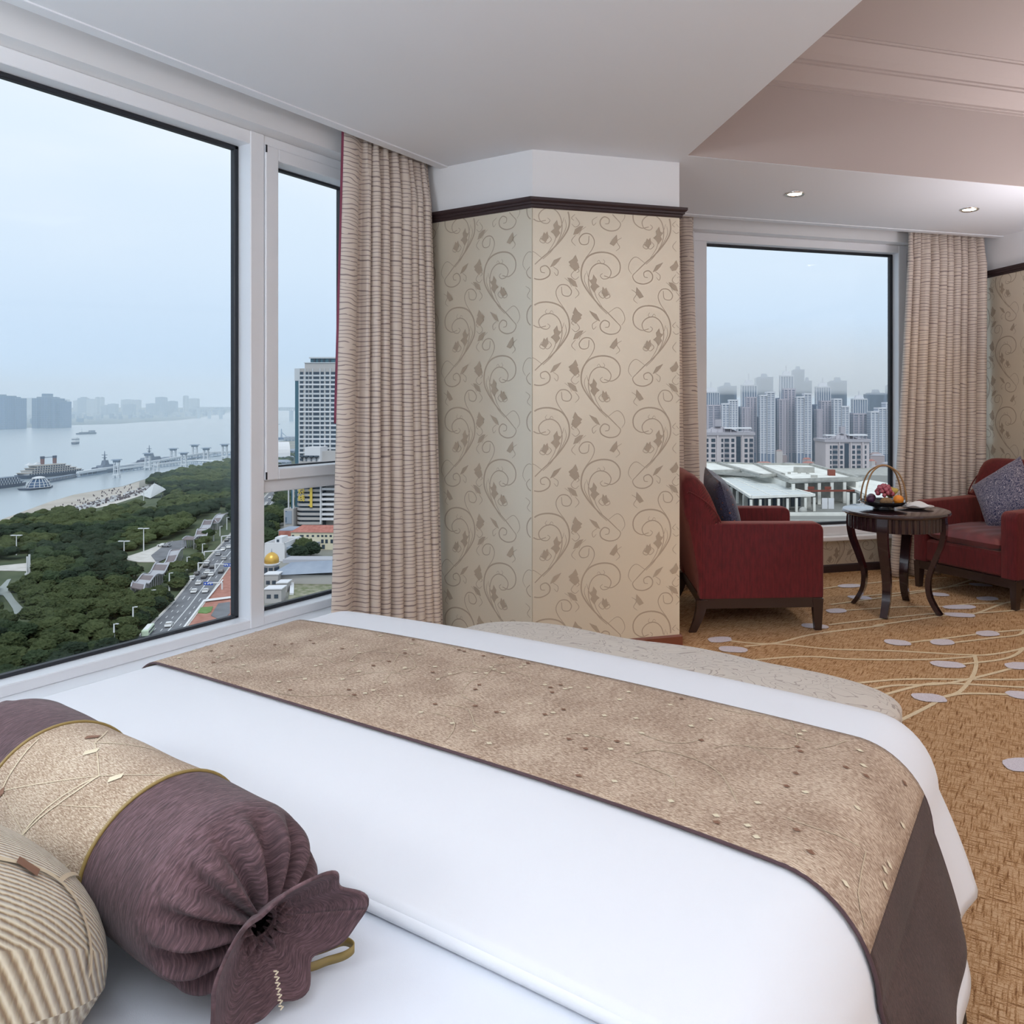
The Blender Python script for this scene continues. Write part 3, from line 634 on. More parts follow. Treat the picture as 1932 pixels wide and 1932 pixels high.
for nm, mt, pp in (('brown_diamond', M['diamond'], [(.86, 154), (.33, 198), (.62, 194), (.7, 88)]), ('cream_diamond', M['diamond2'], [(.55, 100), (.22, 108)])):
    for u, v in pp:
        x, y = U(u, v); m = MB(); blob(m, [(x-.0095, y+.03), (x+.002, y-.10), (x+.0095, y-.03), (x-.002, y+.10)], lambda a, b: bf(a, b)+Vector((0, math.cos(b), math.sin(b)))*.0006); m.build(nm, mt, BO)
# ------------------------------------------------------------ puffy cushions
def cushion_mesh(w_, h_, t_, n=28, pinch=.10, wr=.0, rnd=0):
    m = MB()
    def S(sgn):
        def f(a, b):
            x, y = 2*a-1, 2*b-1; e = (1-abs(x)**2.4)*(1-abs(y)**2.4); hgt = t_*.5*max(0, e)**.55
            k = 1-pinch*(1-abs(x*y))*(max(abs(x), abs(y))**4)*1.0
            wn_ = wr*math.sin(9*x+4*y)*e
            if rnd: return Vector((x*w_/2*math.sqrt(1-rnd*y*y), y*h_/2*math.sqrt(1-rnd*x*x), sgn*t_*.5*max(0, (1-x*x)*(1-y*y))**.5))
            return Vector((x*w_/2*(k if abs(x) >= abs(y) else 1-pinch*.3*(1-abs(x))), y*h_/2*(k if abs(y) >= abs(x) else 1-pinch*.3*(1-abs(y))), sgn*(hgt+wn_)))
        return f
    m.grid(S(1), n, n); k = len(m.v); m.grid(lambda a, b: S(-1)(1-a, b), n, n); return m
def cushion(name, label, mt, loc, rotm, w_, h_, t_, **k):
    m = cushion_mesh(w_, h_, t_, **k); o = m.build(name, mt, None, smooth=True); o.matrix_world = Matrix.Translation(loc) @ rotm.to_4x4(); tag(o, label, 'cushion'); return o
def m_cushion2():
    m = mat('ribbed_beige_chenille', (.5, .4, .25), .8, sheen=.3); n = NT(m)
    wv = n.n('ShaderNodeTexWave', {0: n.co('UV', rot=(0, 0, .25)), 'Scale': 30, 'Distortion': .7, 'Detail': 2, 'Detail Scale': 2.0}, wave_type='BANDS', bands_direction='X').outputs[1]
    g = n.noise(n.co('UV', scale=(30, 90, 1)), 1.0, 3)
    n.color(n.ramp(n.math('ADD', n.math('MULTIPLY', wv, .6), n.math('MULTIPLY', g, .5)), (.25, (.24, .16, .09)), (.5, (.50, .40, .25)), (.78, (.70, .63, .48)))); n.bump(wv, .6, .006); return m
M['ribbed'] = m_cushion2()
CU = cushion('cushion', 'plump beige ribbed cushion at the near left corner, in front of the plum bolster', M['ribbed'], Vector((-1.10, .262, .738)), Matrix.Rotation(R(12), 3, 'Z') @ Matrix.Rotation(R(-30), 3, 'X'), .54, .54, .31, rnd=.45)
def cu_s(x, y): return lambda s: None
def CUS(off):
    def f(x, y):
        e = (1-x*x)*(1-y*y); return Vector((x*(.27+off)*math.sqrt(1-.45*y*y), y*(.27+off)*math.sqrt(1-.45*x*x), .155*max(0, e)**.5+off))
    return f
cl = MB()
for L in ([(.98, .62), (.70, .40), (.62, .05), (.55, -.35)], [(.62, .05), (.25, .10), (-.2, .35)], [(.55, -.35), (.85, -.5), (.95, -.85)], [(.55, -.35), (.2, -.6), (-.2, -.5)], [(.70, .40), (.45, .75), (.1, .9)], [(.55, -.35), (.60, -.7), (.5, -.95)], [(.25, .10), (.1, -.3)]):
    ribbon(cl, L, .022, CUS(.0022), None, n=8, taper=False)
stuff(cl.build('thread_pattern', M['thread'], CU))
for x, y in ((.66, .22), (.88, -.52), (.2, -.6), (.1, .9)):
    m = MB(); blob(m, [(x-.05, y-.02), (x-.01, y-.06), (x+.05, y+.02), (x+.01, y+.06)], CUS(.0034)); m.build('brown_diamond', M['diamond'], CU)
# ------------------------------------------------------------ bench at the foot of the bed
def m_damask():
    m = mat('damask_bench_cloth', (.5, .45, .4), .7, sheen=.2); n = NT(m); a = n.noise(n.co(scale=(9, 13, 5)), 1.0, 2, .6)
    r1 = n.math('FRACT', n.math('MULTIPLY', a, 12.0)); l = n.math('LESS_THAN', r1, .15)
    big = n.n('ShaderNodeTexVoronoi', {0: n.co(scale=(4.5, 4.5, 4.5)), 'Scale': 1.0}, feature='DISTANCE_TO_EDGE').outputs[0]
    r2 = n.math('FRACT', n.math('MULTIPLY', big, 9.0)); l2 = n.math('LESS_THAN', r2, .16); l = n.math('MAXIMUM', l, n.math('MULTIPLY', l2, .0))
    g = n.noise(n.co(), 8, 3); l = n.math('MULTIPLY', l, n.math('ADD', .25, n.math('MULTIPLY', g, .8)))
    n.color(n.mix(l, (.56, .50, .43), (.24, .18, .15))); n.bump(n.noise(n.co(), 300, 2), .15, .003); return m
M['damask'] = m_damask()
BN = thing('bench', 'low upholstered bench in pale patterned cloth at the foot of the bed', 'bench', (-1.17, 2.175, 0))
m = MB()
def bench(a, b):
    L, W_, H_, rr_ = .80, .215, .15, .10; an = a*2*math.pi; c_, s_ = math.cos(an), math.sin(an); p = 5
    k = 1/((abs(c_)**p+abs(s_)**p)**(1/p)); x, y = c_*k, s_*k
    t = b*1.3; 
    if t < .3: z = t/.3*.5; q = 1
    else: ph = (t-.3)*math.pi/2; z = .5+.5*math.sin(ph); q = max(0, math.cos(ph))**.55
    in_ = lambda v, h: v*(h-rr_+rr_*1.0) if False else v*h
    e = (1-q)
    return Vector((x*(L-.0)*q if q > 0 else 0, y*W_*q, .36+z*H_+.006*math.sin(x*7)*q))
m.grid(bench, 96, 26); m.build('cushion_top', M['damask'], BN, smooth=True)
MB().box((0, 0, .27), (1.52, .38, .19), bevel=.02).build('frame', M['damask'], BN)
for x in (-.68, .68):
    for y in (-.14, .14): MB().lathe([(.018, 0), (.028, .17)], 12, c=(x, y, 0)).build('leg', M['darkwood'], BN)
# ------------------------------------------------------------ armchairs
def m_velvet():
    m = mat('wine_velvet', (.2, .02, .02), .75, sheen=.35, spec=.3); m.node_tree.nodes['Principled BSDF'].inputs['Sheen Tint'].default_value = (1, .45, .35, 1); n = NT(m)
    wv = n.n('ShaderNodeTexWave', {0: n.co(rot=(0, 0, R(45))), 'Scale': 55, 'Distortion': 1.5, 'Detail': 1}, wave_type='BANDS', bands_direction='X').outputs[1]
    f = n.noise(n.co(scale=(60, 60, 14)), 1.0, 3); x = n.math('ADD', n.math('MULTIPLY', wv, .30), n.math('MULTIPLY', f, .8))
    n.color(n.ramp(x, (.35, (.060, .005, .008)), (.75, (.145, .012, .016)))); n.bump(wv, .2, .003); return m
M['velvet'] = m_velvet()
M['seatvel'] = noisy('worn_seat_velvet', (.075, .004, .008), (.17, .018, .022), 9, .5, 5, bump=.2, stretch=(1, 1, 1), sheen=.25)
def armchair(label, loc, rz):
    t = thing('armchair', label, 'armchair', loc, rz, 'wine-red velvet armchairs')
    W, D = .80, .74                                  # x forward, y left; origin on the floor under the middle
    x0, x1 = -D/2, D/2; zb, za = .195, .62
    for s in (-1, 1):                                # arms: side slab with rounded top and rounded front corner
        y0, y1 = s*W/2, s*(W/2-.115); m = MB(); sec = []
        prof = [(x0+.02, zb), (x1, zb)]+[(x1-.045+.045*math.sin(k*math.pi/12), za-.045+.045*math.cos(k*math.pi/12)) for k in range(6, -1, -1)]+[(x0+.02, za+.005)]
        c_ = (x0+x1)/2; zc = (zb+za)/2
        for yy, ins in ((y0, .012), (y0+(y1-y0)*.04, .004), (y0+(y1-y0)*.12, 0), (y0+(y1-y0)*.88, 0), (y0+(y1-y0)*.96, .004), (y1, .012)):
            m.v += [(x-(ins if x > c_ else -ins), yy, z-(ins if z > zc else 0)) for x, z in prof]
        n = len(prof)
        for i in range(5):
            for k in range(n): m.f.append((i*n+k, i*n+(k+1) % n, (i+1)*n+(k+1) % n, (i+1)*n+k))
        m.f += [tuple(range(n-1, -1, -1)), tuple(range(5*n, 6*n))]
        m.build('arm', M['velvet'], t, smooth=35)
    m = MB(); m.box((.02, 0, .275), (D-.05, W-.2, .155), bevel=.015); m.build('seat_base', M['velvet'], t, smooth=35)
    m = MB()                                         # seat cushion, softly domed
    def seat(sg):
        def f(a, b):
            x, y = 2*a-1, 2*b-1; e = max(0, (1-abs(x)**6)*(1-abs(y)**6)); return Vector((.085+x*(D-.16)/2, y*(W-.235)/2, .40+sg*(.055*e**.4+.010*(1-x*x)*(1-y*y)+.003*math.sin(14*y+5*x)*e)))
        return f
    m.grid(seat(1), 28, 28); m.grid(lambda a, b: seat(-1)(1-a, b), 28, 28); m.build('seat_cushion', M['seatvel'], t, smooth=True)
    # back: thick, leaning, crescent shaped in side view with rounded upper corners
    m = MB(); sec = 22; NY = 21
    for j in range(NY):
        y = -1+2*j/(NY-1); yy = y*(W/2-.002); cut = (1-abs(y)**7)*1.0; top = .905-.11*(1-(max(0, 1-abs(y)**9))**.5)
        pr = [(-.34, zb), (-.375, .35), (-.425, .62), (-.455, top-.10), (-.448, top-.035), (-.425, top-.006), (-.395, top), (-.36, top-.015), (-.315, top-.06), (-.275, top-.13), (-.245, top-.20), (-.228, .62+.02), (-.225, .56), (-.24, .40), (-.26, zb+.05), (-.28, zb)]
        ins = .012 if j in (0, NY-1) else 0
        m.v += [(x+(ins if x < -.34 else -ins), yy, z-(ins if z > .8 else 0)) for x, z in pr]
    n = len(pr)
    for j in range(NY-1):
        for k in range(n): m.f.append((j*n+k, (j+1)*n+k, (j+1)*n+(k+1) % n, j*n+(k+1) % n))
    m.f += [tuple(range(n)), tuple(range((NY-1)*n+n-1, (NY-1)*n-1, -1))]
    bkr = m.build('backrest', M['velvet'], t, smooth=50)
    for s in (-1, 1): MB().tube([(x, s*(W/2-.003), z) for x, z in catmull([Vector((-.395, .84, 0)), Vector((-.33, .80, 0)), Vector((-.26, .70, 0)), Vector((-.228, .625, 0))], 5) and [(p.x, p.y) for p in catmull([(-.425, .80, 0), (-.40, .80, 0), (-.315, .745, 0), (-.255, .68, 0), (-.230, .628, 0)], 5)]], .005, 6).build('piping', M['velvet'], bkr, smooth=True)
    m = MB()                                         # wooden rail round the bottom
    m.box((x1-.022, 0, .165), (.035, W-.03, .058)); m.box((x0+.045, 0, .165), (.035, W-.03, .058))
    for s in (-1, 1): m.box((.01, s*(W/2-.025), .165), (D-.06, .035, .058))
    m.build('rail', M['darkwood'], t)
    for sx in (-1, 1):
        for sy in (-1, 1):
            m = MB(); P = []
            for i in range(7):
                k = i/6; z = .165*(1-k)+.02*(1-k); sw = (.055*k**1.8 if sx < 0 else .012*k); w_ = .062-.022*k
                P.append((sx*(D/2-.033+ (sw if sx < 0 else sw*.3)), sy*(W/2-.028), z, w_))
            for x, y, z, w_ in P: m.v += [(x-w_/2, y-w_/2*.8, z), (x+w_/2, y-w_/2*.8, z), (x+w_/2, y+w_/2*.8, z), (x-w_/2, y+w_/2*.8, z)]
            for i in range(6):
                for k in range(4): m.f.append((i*4+k, i*4+(k+1) % 4, (i+1)*4+(k+1) % 4, (i+1)*4+k))
            m.f += [(3, 2, 1, 0), (24, 25, 26, 27)]; m.build('leg', M['darkwood'], t, smooth=40)
    return t
def fit(e1a, e2a, e1b, e2b):                          # front edge -> centre and facing
    pass
# chair beside the papered corner: near side from (.19,.30) to (.89,.155), faces +e1 turned 12 degrees to the room
f1_ = Vector((math.cos(R(-12)), math.sin(R(-12)))); w1_ = Vector((-f1_.y, f1_.x)); o1 = Vector((.895, .150))-f1_*.37+w1_*.40
c1 = B(o1.x, o1.y); armchair('red velvet armchair beside the papered corner, seen from its side', c1, R(45-12))
f2_ = Vector((math.cos(R(180+13.3)), math.sin(R(180+13.3)))); fr = (Vector((2.105, .965))+Vector((2.285, .195)))/2; o2 = fr-f2_*.36
c2 = B(o2.x, o2.y); armchair('red velvet armchair by the right wall, facing the small table', c2, R(45+193.3))
def m_paisley(name, base, line, spot_, sc=70):
    m = mat(name, base, .55, sheen=.3); n = NT(m); a = n.noise(n.co(), sc*.42, 2, 2.2)
    l = n.math('LESS_THAN', n.math('FRACT', n.math('MULTIPLY', a, 9.0)), .30)
    v = n.n('ShaderNodeTexVoronoi', {0: n.co(), 'Scale': sc*.5}).outputs[0]; s = n.math('LESS_THAN', v, .16)
    n.color(n.mix(s, n.mix(l, base, line), spot_)); return m
M['pais1'] = m_paisley('dark_paisley_satin', (.016, .016, .040), (.12, .13, .22), (.30, .08, .03), 60)
M['pais2'] = m_paisley('navy_paisley_satin', (.022, .026, .085), (.42, .38, .44), (.03, .03, .09), 50)
ax = lambda x, y, z: Matrix((x, y, z)).transposed()
def frame3(normal, up_hint, roll):
    z = normal.normalized(); x = up_hint.cross(z).normalized(); y = z.cross(x); return Matrix((x, y, z)).transposed() @ Matrix.Rotation(roll, 3, 'Z')
fw1 = (B(f1_.x, f1_.y)-B(0, 0)).normalized(); fw2 = (B(f2_.x, f2_.y)-B(0, 0)).normalized()
p = c1-fw1*.145+Vector((0, 0, .675)); cushion('cushion', 'dark blue paisley cushion on the armchair by the papered corner, seen edge-on', M['pais1'], p, frame3((fw1+Vector((0, 0, .34))), Vector((0, 0, 1)), R(8)), .43, .43, .16, pinch=.07)
lf2 = Vector((-fw2.y, fw2.x, 0)); p = c2-fw2*.06+lf2*.02+Vector((0, 0, .675))
cushion('cushion', 'navy and white paisley cushion standing on its corner on the right-hand armchair', M['pais2'], p, frame3((fw2+Vector((0, 0, .42))-lf2*.10), Vector((0, 0, 1)), R(38)), .42, .42, .15, pinch=.07)
# ------------------------------------------------------------ round side table
TC = B(1.58, .445); t = thing('side_table', 'round dark glossy side table with fluted apron and curved legs between the armchairs', 'table', TC, R(46))
M['gloss'] = mat('glossy_dark_wood', (.028, .013, .016), .16, coat=.6)
MB().lathe([(.001, .612), (.315, .612), (.326, .618), (.330, .627), (.326, .637), (.312, .641), (.001, .641)], 64).build('table_top', M['gloss'], t, smooth=40)
m = MB(); nf = 44; prof = []
m.lathe([(.285, .615), (.285, .525), (.27, .520)], nf*8, cap=False, fn=lambda a, r, z: r+.0075*abs(math.sin(a*nf/2))**.7*(1 if r > .28 else 0)); m.build('apron', M['gloss'], t, smooth=30)
MB().lathe([(.001, .53), (.275, .53), (.275, .60), (.001, .60)], 48).build('apron_core', M['gloss'], t)
for k in range(4):
    a = R(45+90*k-6); m = MB(); L = [(.285, .612), (.292, .53), (.278, .44), (.235, .33), (.200, .22), (.205, .12), (.240, .045), (.272, 0)]
    P = [(p.x, p.y) for p in catmull([(r, z, 0) for r, z in L], 4)]
    for i, (r, z) in enumerate(P):
        k_ = i/(len(P)-1); wd = .034-.012*k_; th_ = .017-.004*k_
        q0 = P[max(0, i-1)]; q1 = P[min(len(P)-1, i+1)]; tx, tz = q1[0]-q0[0], q1[1]-q0[1]; l = math.hypot(tx, tz); nx, nz = -tz/l, tx/l
        for s1, s2 in ((1, 1), (1, -1), (-1, -1), (-1, 1)):
            rr_ = r+nx*th_*s1; zz = max(0, z+nz*th_*s1); m.v.append((rr_*math.cos(a)-s2*wd*math.sin(a), rr_*math.sin(a)+s2*wd*math.cos(a), zz))
    for i in range(len(P)-1):
        for q_ in range(4): m.f.append((i*4+q_, i*4+(q_+1) % 4, (i+1)*4+(q_+1) % 4, (i+1)*4+q_))
    m.f += [(3, 2, 1, 0), (len(P)*4-4, len(P)*4-3, len(P)*4-2, len(P)*4-1)]
    m.build('leg', M['gloss'], t, smooth=40)
# ------------------------------------------------------------ fruit basket and plate
ZT = .642
FBp = TC-RT*.085+FW*(-.02)+Vector((0, 0, ZT)); M['bowl'] = mat('black_glazed_bowl', (.02, .022, .026), .18, coat=.5); M['cane'] = mat('golden_cane', (.34, .20, .09), .3, metal=.3)
fb = thing('fruit_basket', 'black bowl with tall cane handle holding fruit on the side table', 'basket', FBp, TH)
MB().lathe([(.062, 0), (.068, .004), (.064, .014), (.085, .020), (.118, .036), (.142, .056), (.147, .056), (.143, .050), (.118, .029), (.08, .020), (.001, .018)], 48, cap=True).build('bowl', M['bowl'], fb, smooth=40)
for s in (-1, 1):
    P = [(-.128, s*.045, .045), (-.128, s*.045, .09), (-.115, s*.040, .16), (-.085, s*.030, .23), (-.04, s*.015, .268), (0, s*.008, .278), (.04, s*.015, .268), (.085, s*.030, .23), (.115, s*.040, .16), (.128, s*.045, .09), (.128, s*.045, .045)]
    hd_ = MB().tube(catmull(P, 4), .0052, 8).build('handle', M['cane'], fb, smooth=True)
    for sx in (-1, 1): MB().tube([(sx*.128, s*.045, .040), (sx*.150, s*.036, .048), (sx*.150, s*.012, .050), (sx*.136, 0, .050)], .0035, 6).build('handle_ring', M['chrome'], hd_, smooth=True)
M['grape'] = mat('red_grape_skin', (.42, .09, .13), .25, coat=.3); M['plumf'] = mat('plum_skin', (.07, .025, .07), .35); M['orange'] = noisy('orange_peel', (.80, .25, .02), (.85, .31, .04), 60, .4, bump=.1)
M['kiwi'] = noisy('kiwi_skin', (.20, .12, .06), (.27, .17, .08), 90, .8); M['banana'] = noisy('pear_skin', (.62, .46, .10), (.52, .44, .12), 12, .4); M['stem'] = mat('stem', (.12, .08, .03), .7)
L = lambda x, y, z: FBp+RT*x+FW*y+Vector((0, 0, z))
def fruit(name, label, cat, p, build): 
    t_ = thing(name, label, cat, p, TH); build(t_); return t_
gr = thing('grape_bunch', 'bunch of red grapes heaped in the middle of the fruit bowl', 'grapes', L(0, -.015, .06), TH); rr = random.Random(5)
for k in range(30):
    a = k*2.4; h_ = .018+.068*(1-(k/30)**1.6); r_ = .052*math.sqrt(k/30); gme = MB().ball((0, 0, 0), .0135, 12, 8).data('grape', M['grape'], True) if k == 0 else gme
    o = bpy.data.objects.new('grape', gme); COL.objects.link(o); o.parent = gr; o.location = (r_*math.cos(a)+rr.uniform(-.004, .004), r_*math.sin(a), h_*.9+.012); o.scale = (1, 1, rr.uniform(1, 1.15))
MB().tube([(0, 0, .03), (.004, .004, .09), (.014, .006, .105)], .002, 6).build('stem', M['stem'], gr, smooth=True)
fruit('plum', 'dark purple plum at the left of the bowl, nearest the black rim', 'plum', L(-.088, -.02, .066), lambda t_: MB().ball((0, 0, 0), (.028, .026, .027), 20, 12).build('skin', M['plumf'], t_, smooth=True))
fruit('plum', 'second dark plum behind the first, left of the grapes', 'plum', L(-.062, .045, .068), lambda t_: MB().ball((0, 0, 0), (.028, .028, .026), 20, 12).build('skin', M['plumf'], t_, smooth=True))
def orange(t_): MB().ball((0, 0, 0), (.033, .033, .030), 24, 14).build('peel', M['orange'], t_, smooth=True); MB().lathe([(.004, .029), (.003, .032)], 8).build('stem', M['stem'], t_)
fruit('orange', 'orange at the right front of the fruit bowl', 'orange', L(.075, -.055, .066), orange)
def kiwi(t_): MB().ball((0, 0, 0), (.040, .028, .025), 24, 12).build('skin', M['kiwi'], t_, smooth=True); MB().ball((.039, 0, 0), .004, 8, 6).build('tip', M['stem'], t_)
fruit('kiwi', 'brown kiwi at the front of the fruit bowl, below the grapes', 'kiwi', L(-.012, -.088, .060), kiwi)
def pear(t_): MB().lathe([(.001, -.035), (.022, -.030), (.034, -.008), (.030, .014), (.018, .032), (.011, .044), (.001, .050)], 24).build('skin', M['banana'], t_, smooth=True); MB().tube([(0, 0, .048), (.003, 0, .062)], .0018, 6).build('stem', M['stem'], t_)
pr_ = fruit('pear', 'yellow-green pear lying behind the grapes', 'pear', L(.058, .035, .105), pear); pr_.rotation_euler = (R(20), R(70), TH)
PP = TC+RT*.135+FW*.02+Vector((0, 0, ZT)); M['china'] = mat('white_china', (.8, .8, .82), .15, coat=.4)
tag(MB().lathe([(.001, .001), (.055, .001), (.062, .004), (.105, .013), (.112, .017), (.104, .016), (.06, .007), (.001, .006)], 48, c=PP).build('plate', M['china'], None, smooth=40), 'white china plate under the folded napkin on the side table', 'plate')
m = MB()
def nap(a, b): x, y = (a-.5)*.15, (b-.5)*.10; return PP+RT*x+FW*y+Vector((0, 0, .016+.026*(1-(2*a-1)**2)*(1-abs(2*b-1)**3)+.007*math.sin(a*7+b*3)*(1-(2*a-1)**2)))
m.grid(nap, 24, 16); tag(m.build('napkin', M['white'], None, smooth=True, solid=.004), 'folded white cloth napkin lying on the china plate', 'napkin')
# ============================================================ the city outside
ZG = -100.0
G = lambda u, v: GP(u, v, ZG)
M['water'] = mat('river_water', (.36, .42, .46), .25, spec=.5); n = NT(M['water']); n.bump(n.noise(n.co(scale=(.05, .02, 1)), 1.0, 4), .12, 1.0)
M['land'] = noisy('bare_ground', (.20, .20, .17), (.30, .29, .26), .02, .95)
M['park'] = noisy('park_ground', (.050, .075, .035), (.10, .12, .06), .05, .95)
M['sand'] = noisy('sand', (.42, .38, .33), (.50, .46, .41), .03, .95)
M['paving'] = noisy('pale_paving', (.55, .52, .48), (.66, .63, .59), .2, .9)
M['asphalt'] = noisy('asphalt', (.15, .155, .17), (.20, .205, .22), .15, .9)
M['paint'] = mat('road_paint', (.75, .75, .75), .8); M['redpave'] = noisy('red_paving', (.36, .15, .11), (.46, .22, .17), .3, .9)
M['farbank'] = noisy('far_bank_ground', (.06, .09, .10), (.16, .19, .19), .006, .95)
M['lawn'] = noisy('lawn', (.12, .22, .06), (.18, .28, .10), .4, .95)
def flat(name, px, z, mt, parent=None, thick=.0):
    P = [G(u, v) for u, v in px]; poly_ = [(p.x, p.y) for p in P]
    m = MB().prism(poly_, z-(thick or .3), z); return m.build(name, mt, parent)
m = MB(); c0 = FW*9000; m.prism([((c0+RT*x+FW*y).x, (c0+RT*x+FW*y).y) for x, y in ((-22000, -9500), (22000, -9500), (22000, 20000), (-22000, 20000))], ZG-4, ZG-1)
tag(m.build('river', M['water']), 'wide pale river stretching to the hazy horizon', 'river', kind='stuff')
near = [(-900, 1035), (-300, 1012), (0, 981), (93, 947), (140, 933), (233, 917), (263, 907), (289, 900), (340, 882), (377, 882), (440, 866), (500, 838), (560, 827), (700, 806), (1000, 790), (1400, 780), (2000, 776), (3200, 776), (3200, 1400), (1800, 2400), (600, 2400), (-900, 2400)]
land = struct(flat('riverside_land', near, ZG, M['land'], thick=4))
flat('sand_beach', [(-500, 1024), (0, 981.5), (93, 947.5), (140, 933.5), (233, 918), (263, 909), (262, 934), (215, 950), (160, 962), (100, 972), (50, 980), (0, 1002), (-500, 1060)], ZG+.25, M['sand'], land)
flat('park_ground', [(-500, 1062), (0, 1002), (50, 980), (105, 972), (160, 964), (215, 952), (262, 935), (300, 905), (350, 892), (440, 870), (520, 850), (585, 850), (505, 925), (434, 1005), (393, 1050), (325, 1135), (255, 1210), (160, 1330), (-500, 2000)], ZG+.2, M['park'], land)
flat('white_promenade', [(112, 972), (160, 958), (215, 941), (262, 925), (285, 918), (302, 921), (262, 937), (215, 952), (165, 963), (120, 973)], ZG+.35, M['paving'], land)
flat('plaza', [(-30, 1072), (60, 1063), (67, 1074), (62, 1079), (0, 1078), (-30, 1085)], ZG+.6, M['paving'], land)
flat('plaza', [(238, 1052), (275, 1040), (300, 1030), (325, 1022), (352, 1028), (330, 1045), (300, 1062), (262, 1062), (240, 1058)], ZG+.6, M['paving'], land)
flat('parking', [(318, 1024), (350, 1020), (352, 1032), (325, 1050), (296, 1064), (285, 1050)], ZG+.8, M['asphalt'], land)
flat('garden_path', [(-10, 1117), (2, 1107), (14, 1095), (21, 1094), (15, 1105), (19, 1118), (28, 1133), (43, 1149), (36, 1157), (28, 1163), (24, 1150), (16, 1138), (6, 1125), (-10, 1124)], ZG+.6, mat('grey_path', (.34, .37, .35), .9), land)
road = tag(flat('avenue', [(140, 1345), (200, 1270), (262, 1204), (325.6, 1140), (356, 1104), (393, 1055), (415, 1033), (434, 1011), (505, 932), (560, 880), (640, 815), (655, 815), (590, 880), (548, 925), (512, 975), (470, 1022), (434, 1071), (417, 1100), (391, 1134), (345, 1195), (290, 1270), (240, 1345)], ZG+.5, M['asphalt']), 'wide grey avenue with traffic running beside the park', 'road'); road['kind'] = 'structure'
# lane lines, laid along the avenue
le = [G(262, 1204), G(325.6, 1140), G(393, 1055), G(434, 1011), G(505, 932)]; re = [G(335, 1210), G(382, 1146), G(434, 1071), G(478, 1012), G(548, 925)]
def lane(t, s):
    x = s*(len(le)-1); i = min(int(x), len(le)-2); f = x-i; a = le[i].lerp(le[i+1], f); b = re[i].lerp(re[i+1], f); return a.lerp(b, t)
for t, dash in ((.03, 0), (.22, 1), (.40, 1), (.585, 0), (.60, 0), (.78, 1), (.97, 0)):
    m = MB(); s = 0
    while s < .97:
        a, b = lane(t, s), lane(t, s+(.016 if dash else .06)); d = (b-a).normalized(); w_ = Vector((-d.y, d.x, 0))*.16
        z = Vector((0, 0, .62)); m.add([a-w_+z, b-w_+z, b+w_+z, a+w_+z], [(0, 1, 2, 3)]); s += .045 if dash else .06
    stuff(m.build('lane_marking', M['paint'], road))
for t in (0, 1):
    m = MB(); m.tube([lane(t, k/30)+Vector((0, 0, .75)) for k in range(31)], .5, 4); m.build('kerb', M['paving'], road)
m = MB()
pl = [(440, 1062), (419, 1092), (384, 1142), (340, 1200), (470, 1200), (470, 1062)]
PLZ = tag(flat('corner_plaza', pl, ZG+.8, M['redpave']), 'red paved corner plaza with lawn bed beside the avenue', 'plaza'); PLZ['kind'] = 'structure'
flat('lawn_bed', [(373, 1160), (378, 1150), (402, 1148), (398, 1158), (390, 1161)], ZG+1.1, M['lawn'], PLZ); flat('grey_path', [(398, 1165), (412, 1142), (434, 1139), (434, 1160), (420, 1175)], ZG+1.0, M['asphalt'], PLZ)
flat('white_kerb_wall', [(388, 1136), (420, 1098), (421.5, 1099), (391, 1137)], ZG+1.6, M['paint'], PLZ); flat('white_kerb_wall', [(345, 1190), (384, 1137), (440, 1130), (440, 1133), (386, 1140), (348, 1191)], ZG+1.6, M['paint'], PLZ)
# far shore
fb_ = struct(flat('far_bank', [(-900, 818), (-300, 816), (0, 811), (100, 803), (220, 799.5), (260, 796.5), (330, 793), (370, 789), (400, 784), (425, 780), (440, 776.5), (600, 771), (640, 769), (-900, 769)], ZG, M['farbank'], thick=4))
# ------------------------------------------------------------ buildings
def m_fac(name, wallc, gl, fx, fy, wx=.55, wy=.5):
    m = mat(name, wallc, .8); n = NT(m); g = n.n('ShaderNodeTexCoord').outputs['Object']; s = n.n('ShaderNodeSeparateXYZ', {0: g})
    h = n.math('ADD', s.outputs[0], s.outputs[1]); a = n.math('LESS_THAN', n.math('FRACT', n.math('MULTIPLY', h, fx)), wx); b = n.math('LESS_THAN', n.math('FRACT', n.math('MULTIPLY', s.outputs[2], fy)), wy)
    up = n.math('LESS_THAN', n.math('ABSOLUTE', n.n('ShaderNodeSeparateXYZ', {0: n.n('ShaderNodeNewGeometry').outputs['Normal']}).outputs[2]), .5)
    n.color(n.mix(n.math('MULTIPLY', n.math('MULTIPLY', a, b), up), wallc, gl)); return m
M['fblue'] = m_fac('distant_facade', (.07, .13, .24), (.03, .08, .17), .08, .11); M['fblue2'] = m_fac('distant_pale_facade', (.30, .35, .42), (.12, .17, .24), .10, .12)  # blue and pale haze tint is put into these far-wall colours
YAW = TH
def block(name, label, cat, u0, u1, vt, d, mt, depth=None, group=None, zb=ZG, rz=0, extra=None):
    """building whose front spans u0..u1 at distance d, its top at v = vt; local frame x right, y away"""
    c = PD((u0+u1)/2, vt, d); wd = (u1-u0)/FPX*d; dp = depth or wd; h = c.z-zb
    t = thing(name, label, cat, (c.x, c.y, zb), YAW+rz, group)
    MB().bx(-wd/2, wd/2, 0, dp, 0, h).build('wall', mt, t)
    if extra: extra(t, wd, dp, h)
    return t
def roofbits(t, wd, dp, h):
    MB().bx(-wd*.2, wd*.25, dp*.3, dp*.7, h, h+5).build('roof_house', M['fblue'], t); m = MB(); m.bx(-wd/2-.4, wd/2+.4, -.4, dp+.4, h-1.2, h); m.build('parapet', M['fblue2'], t)
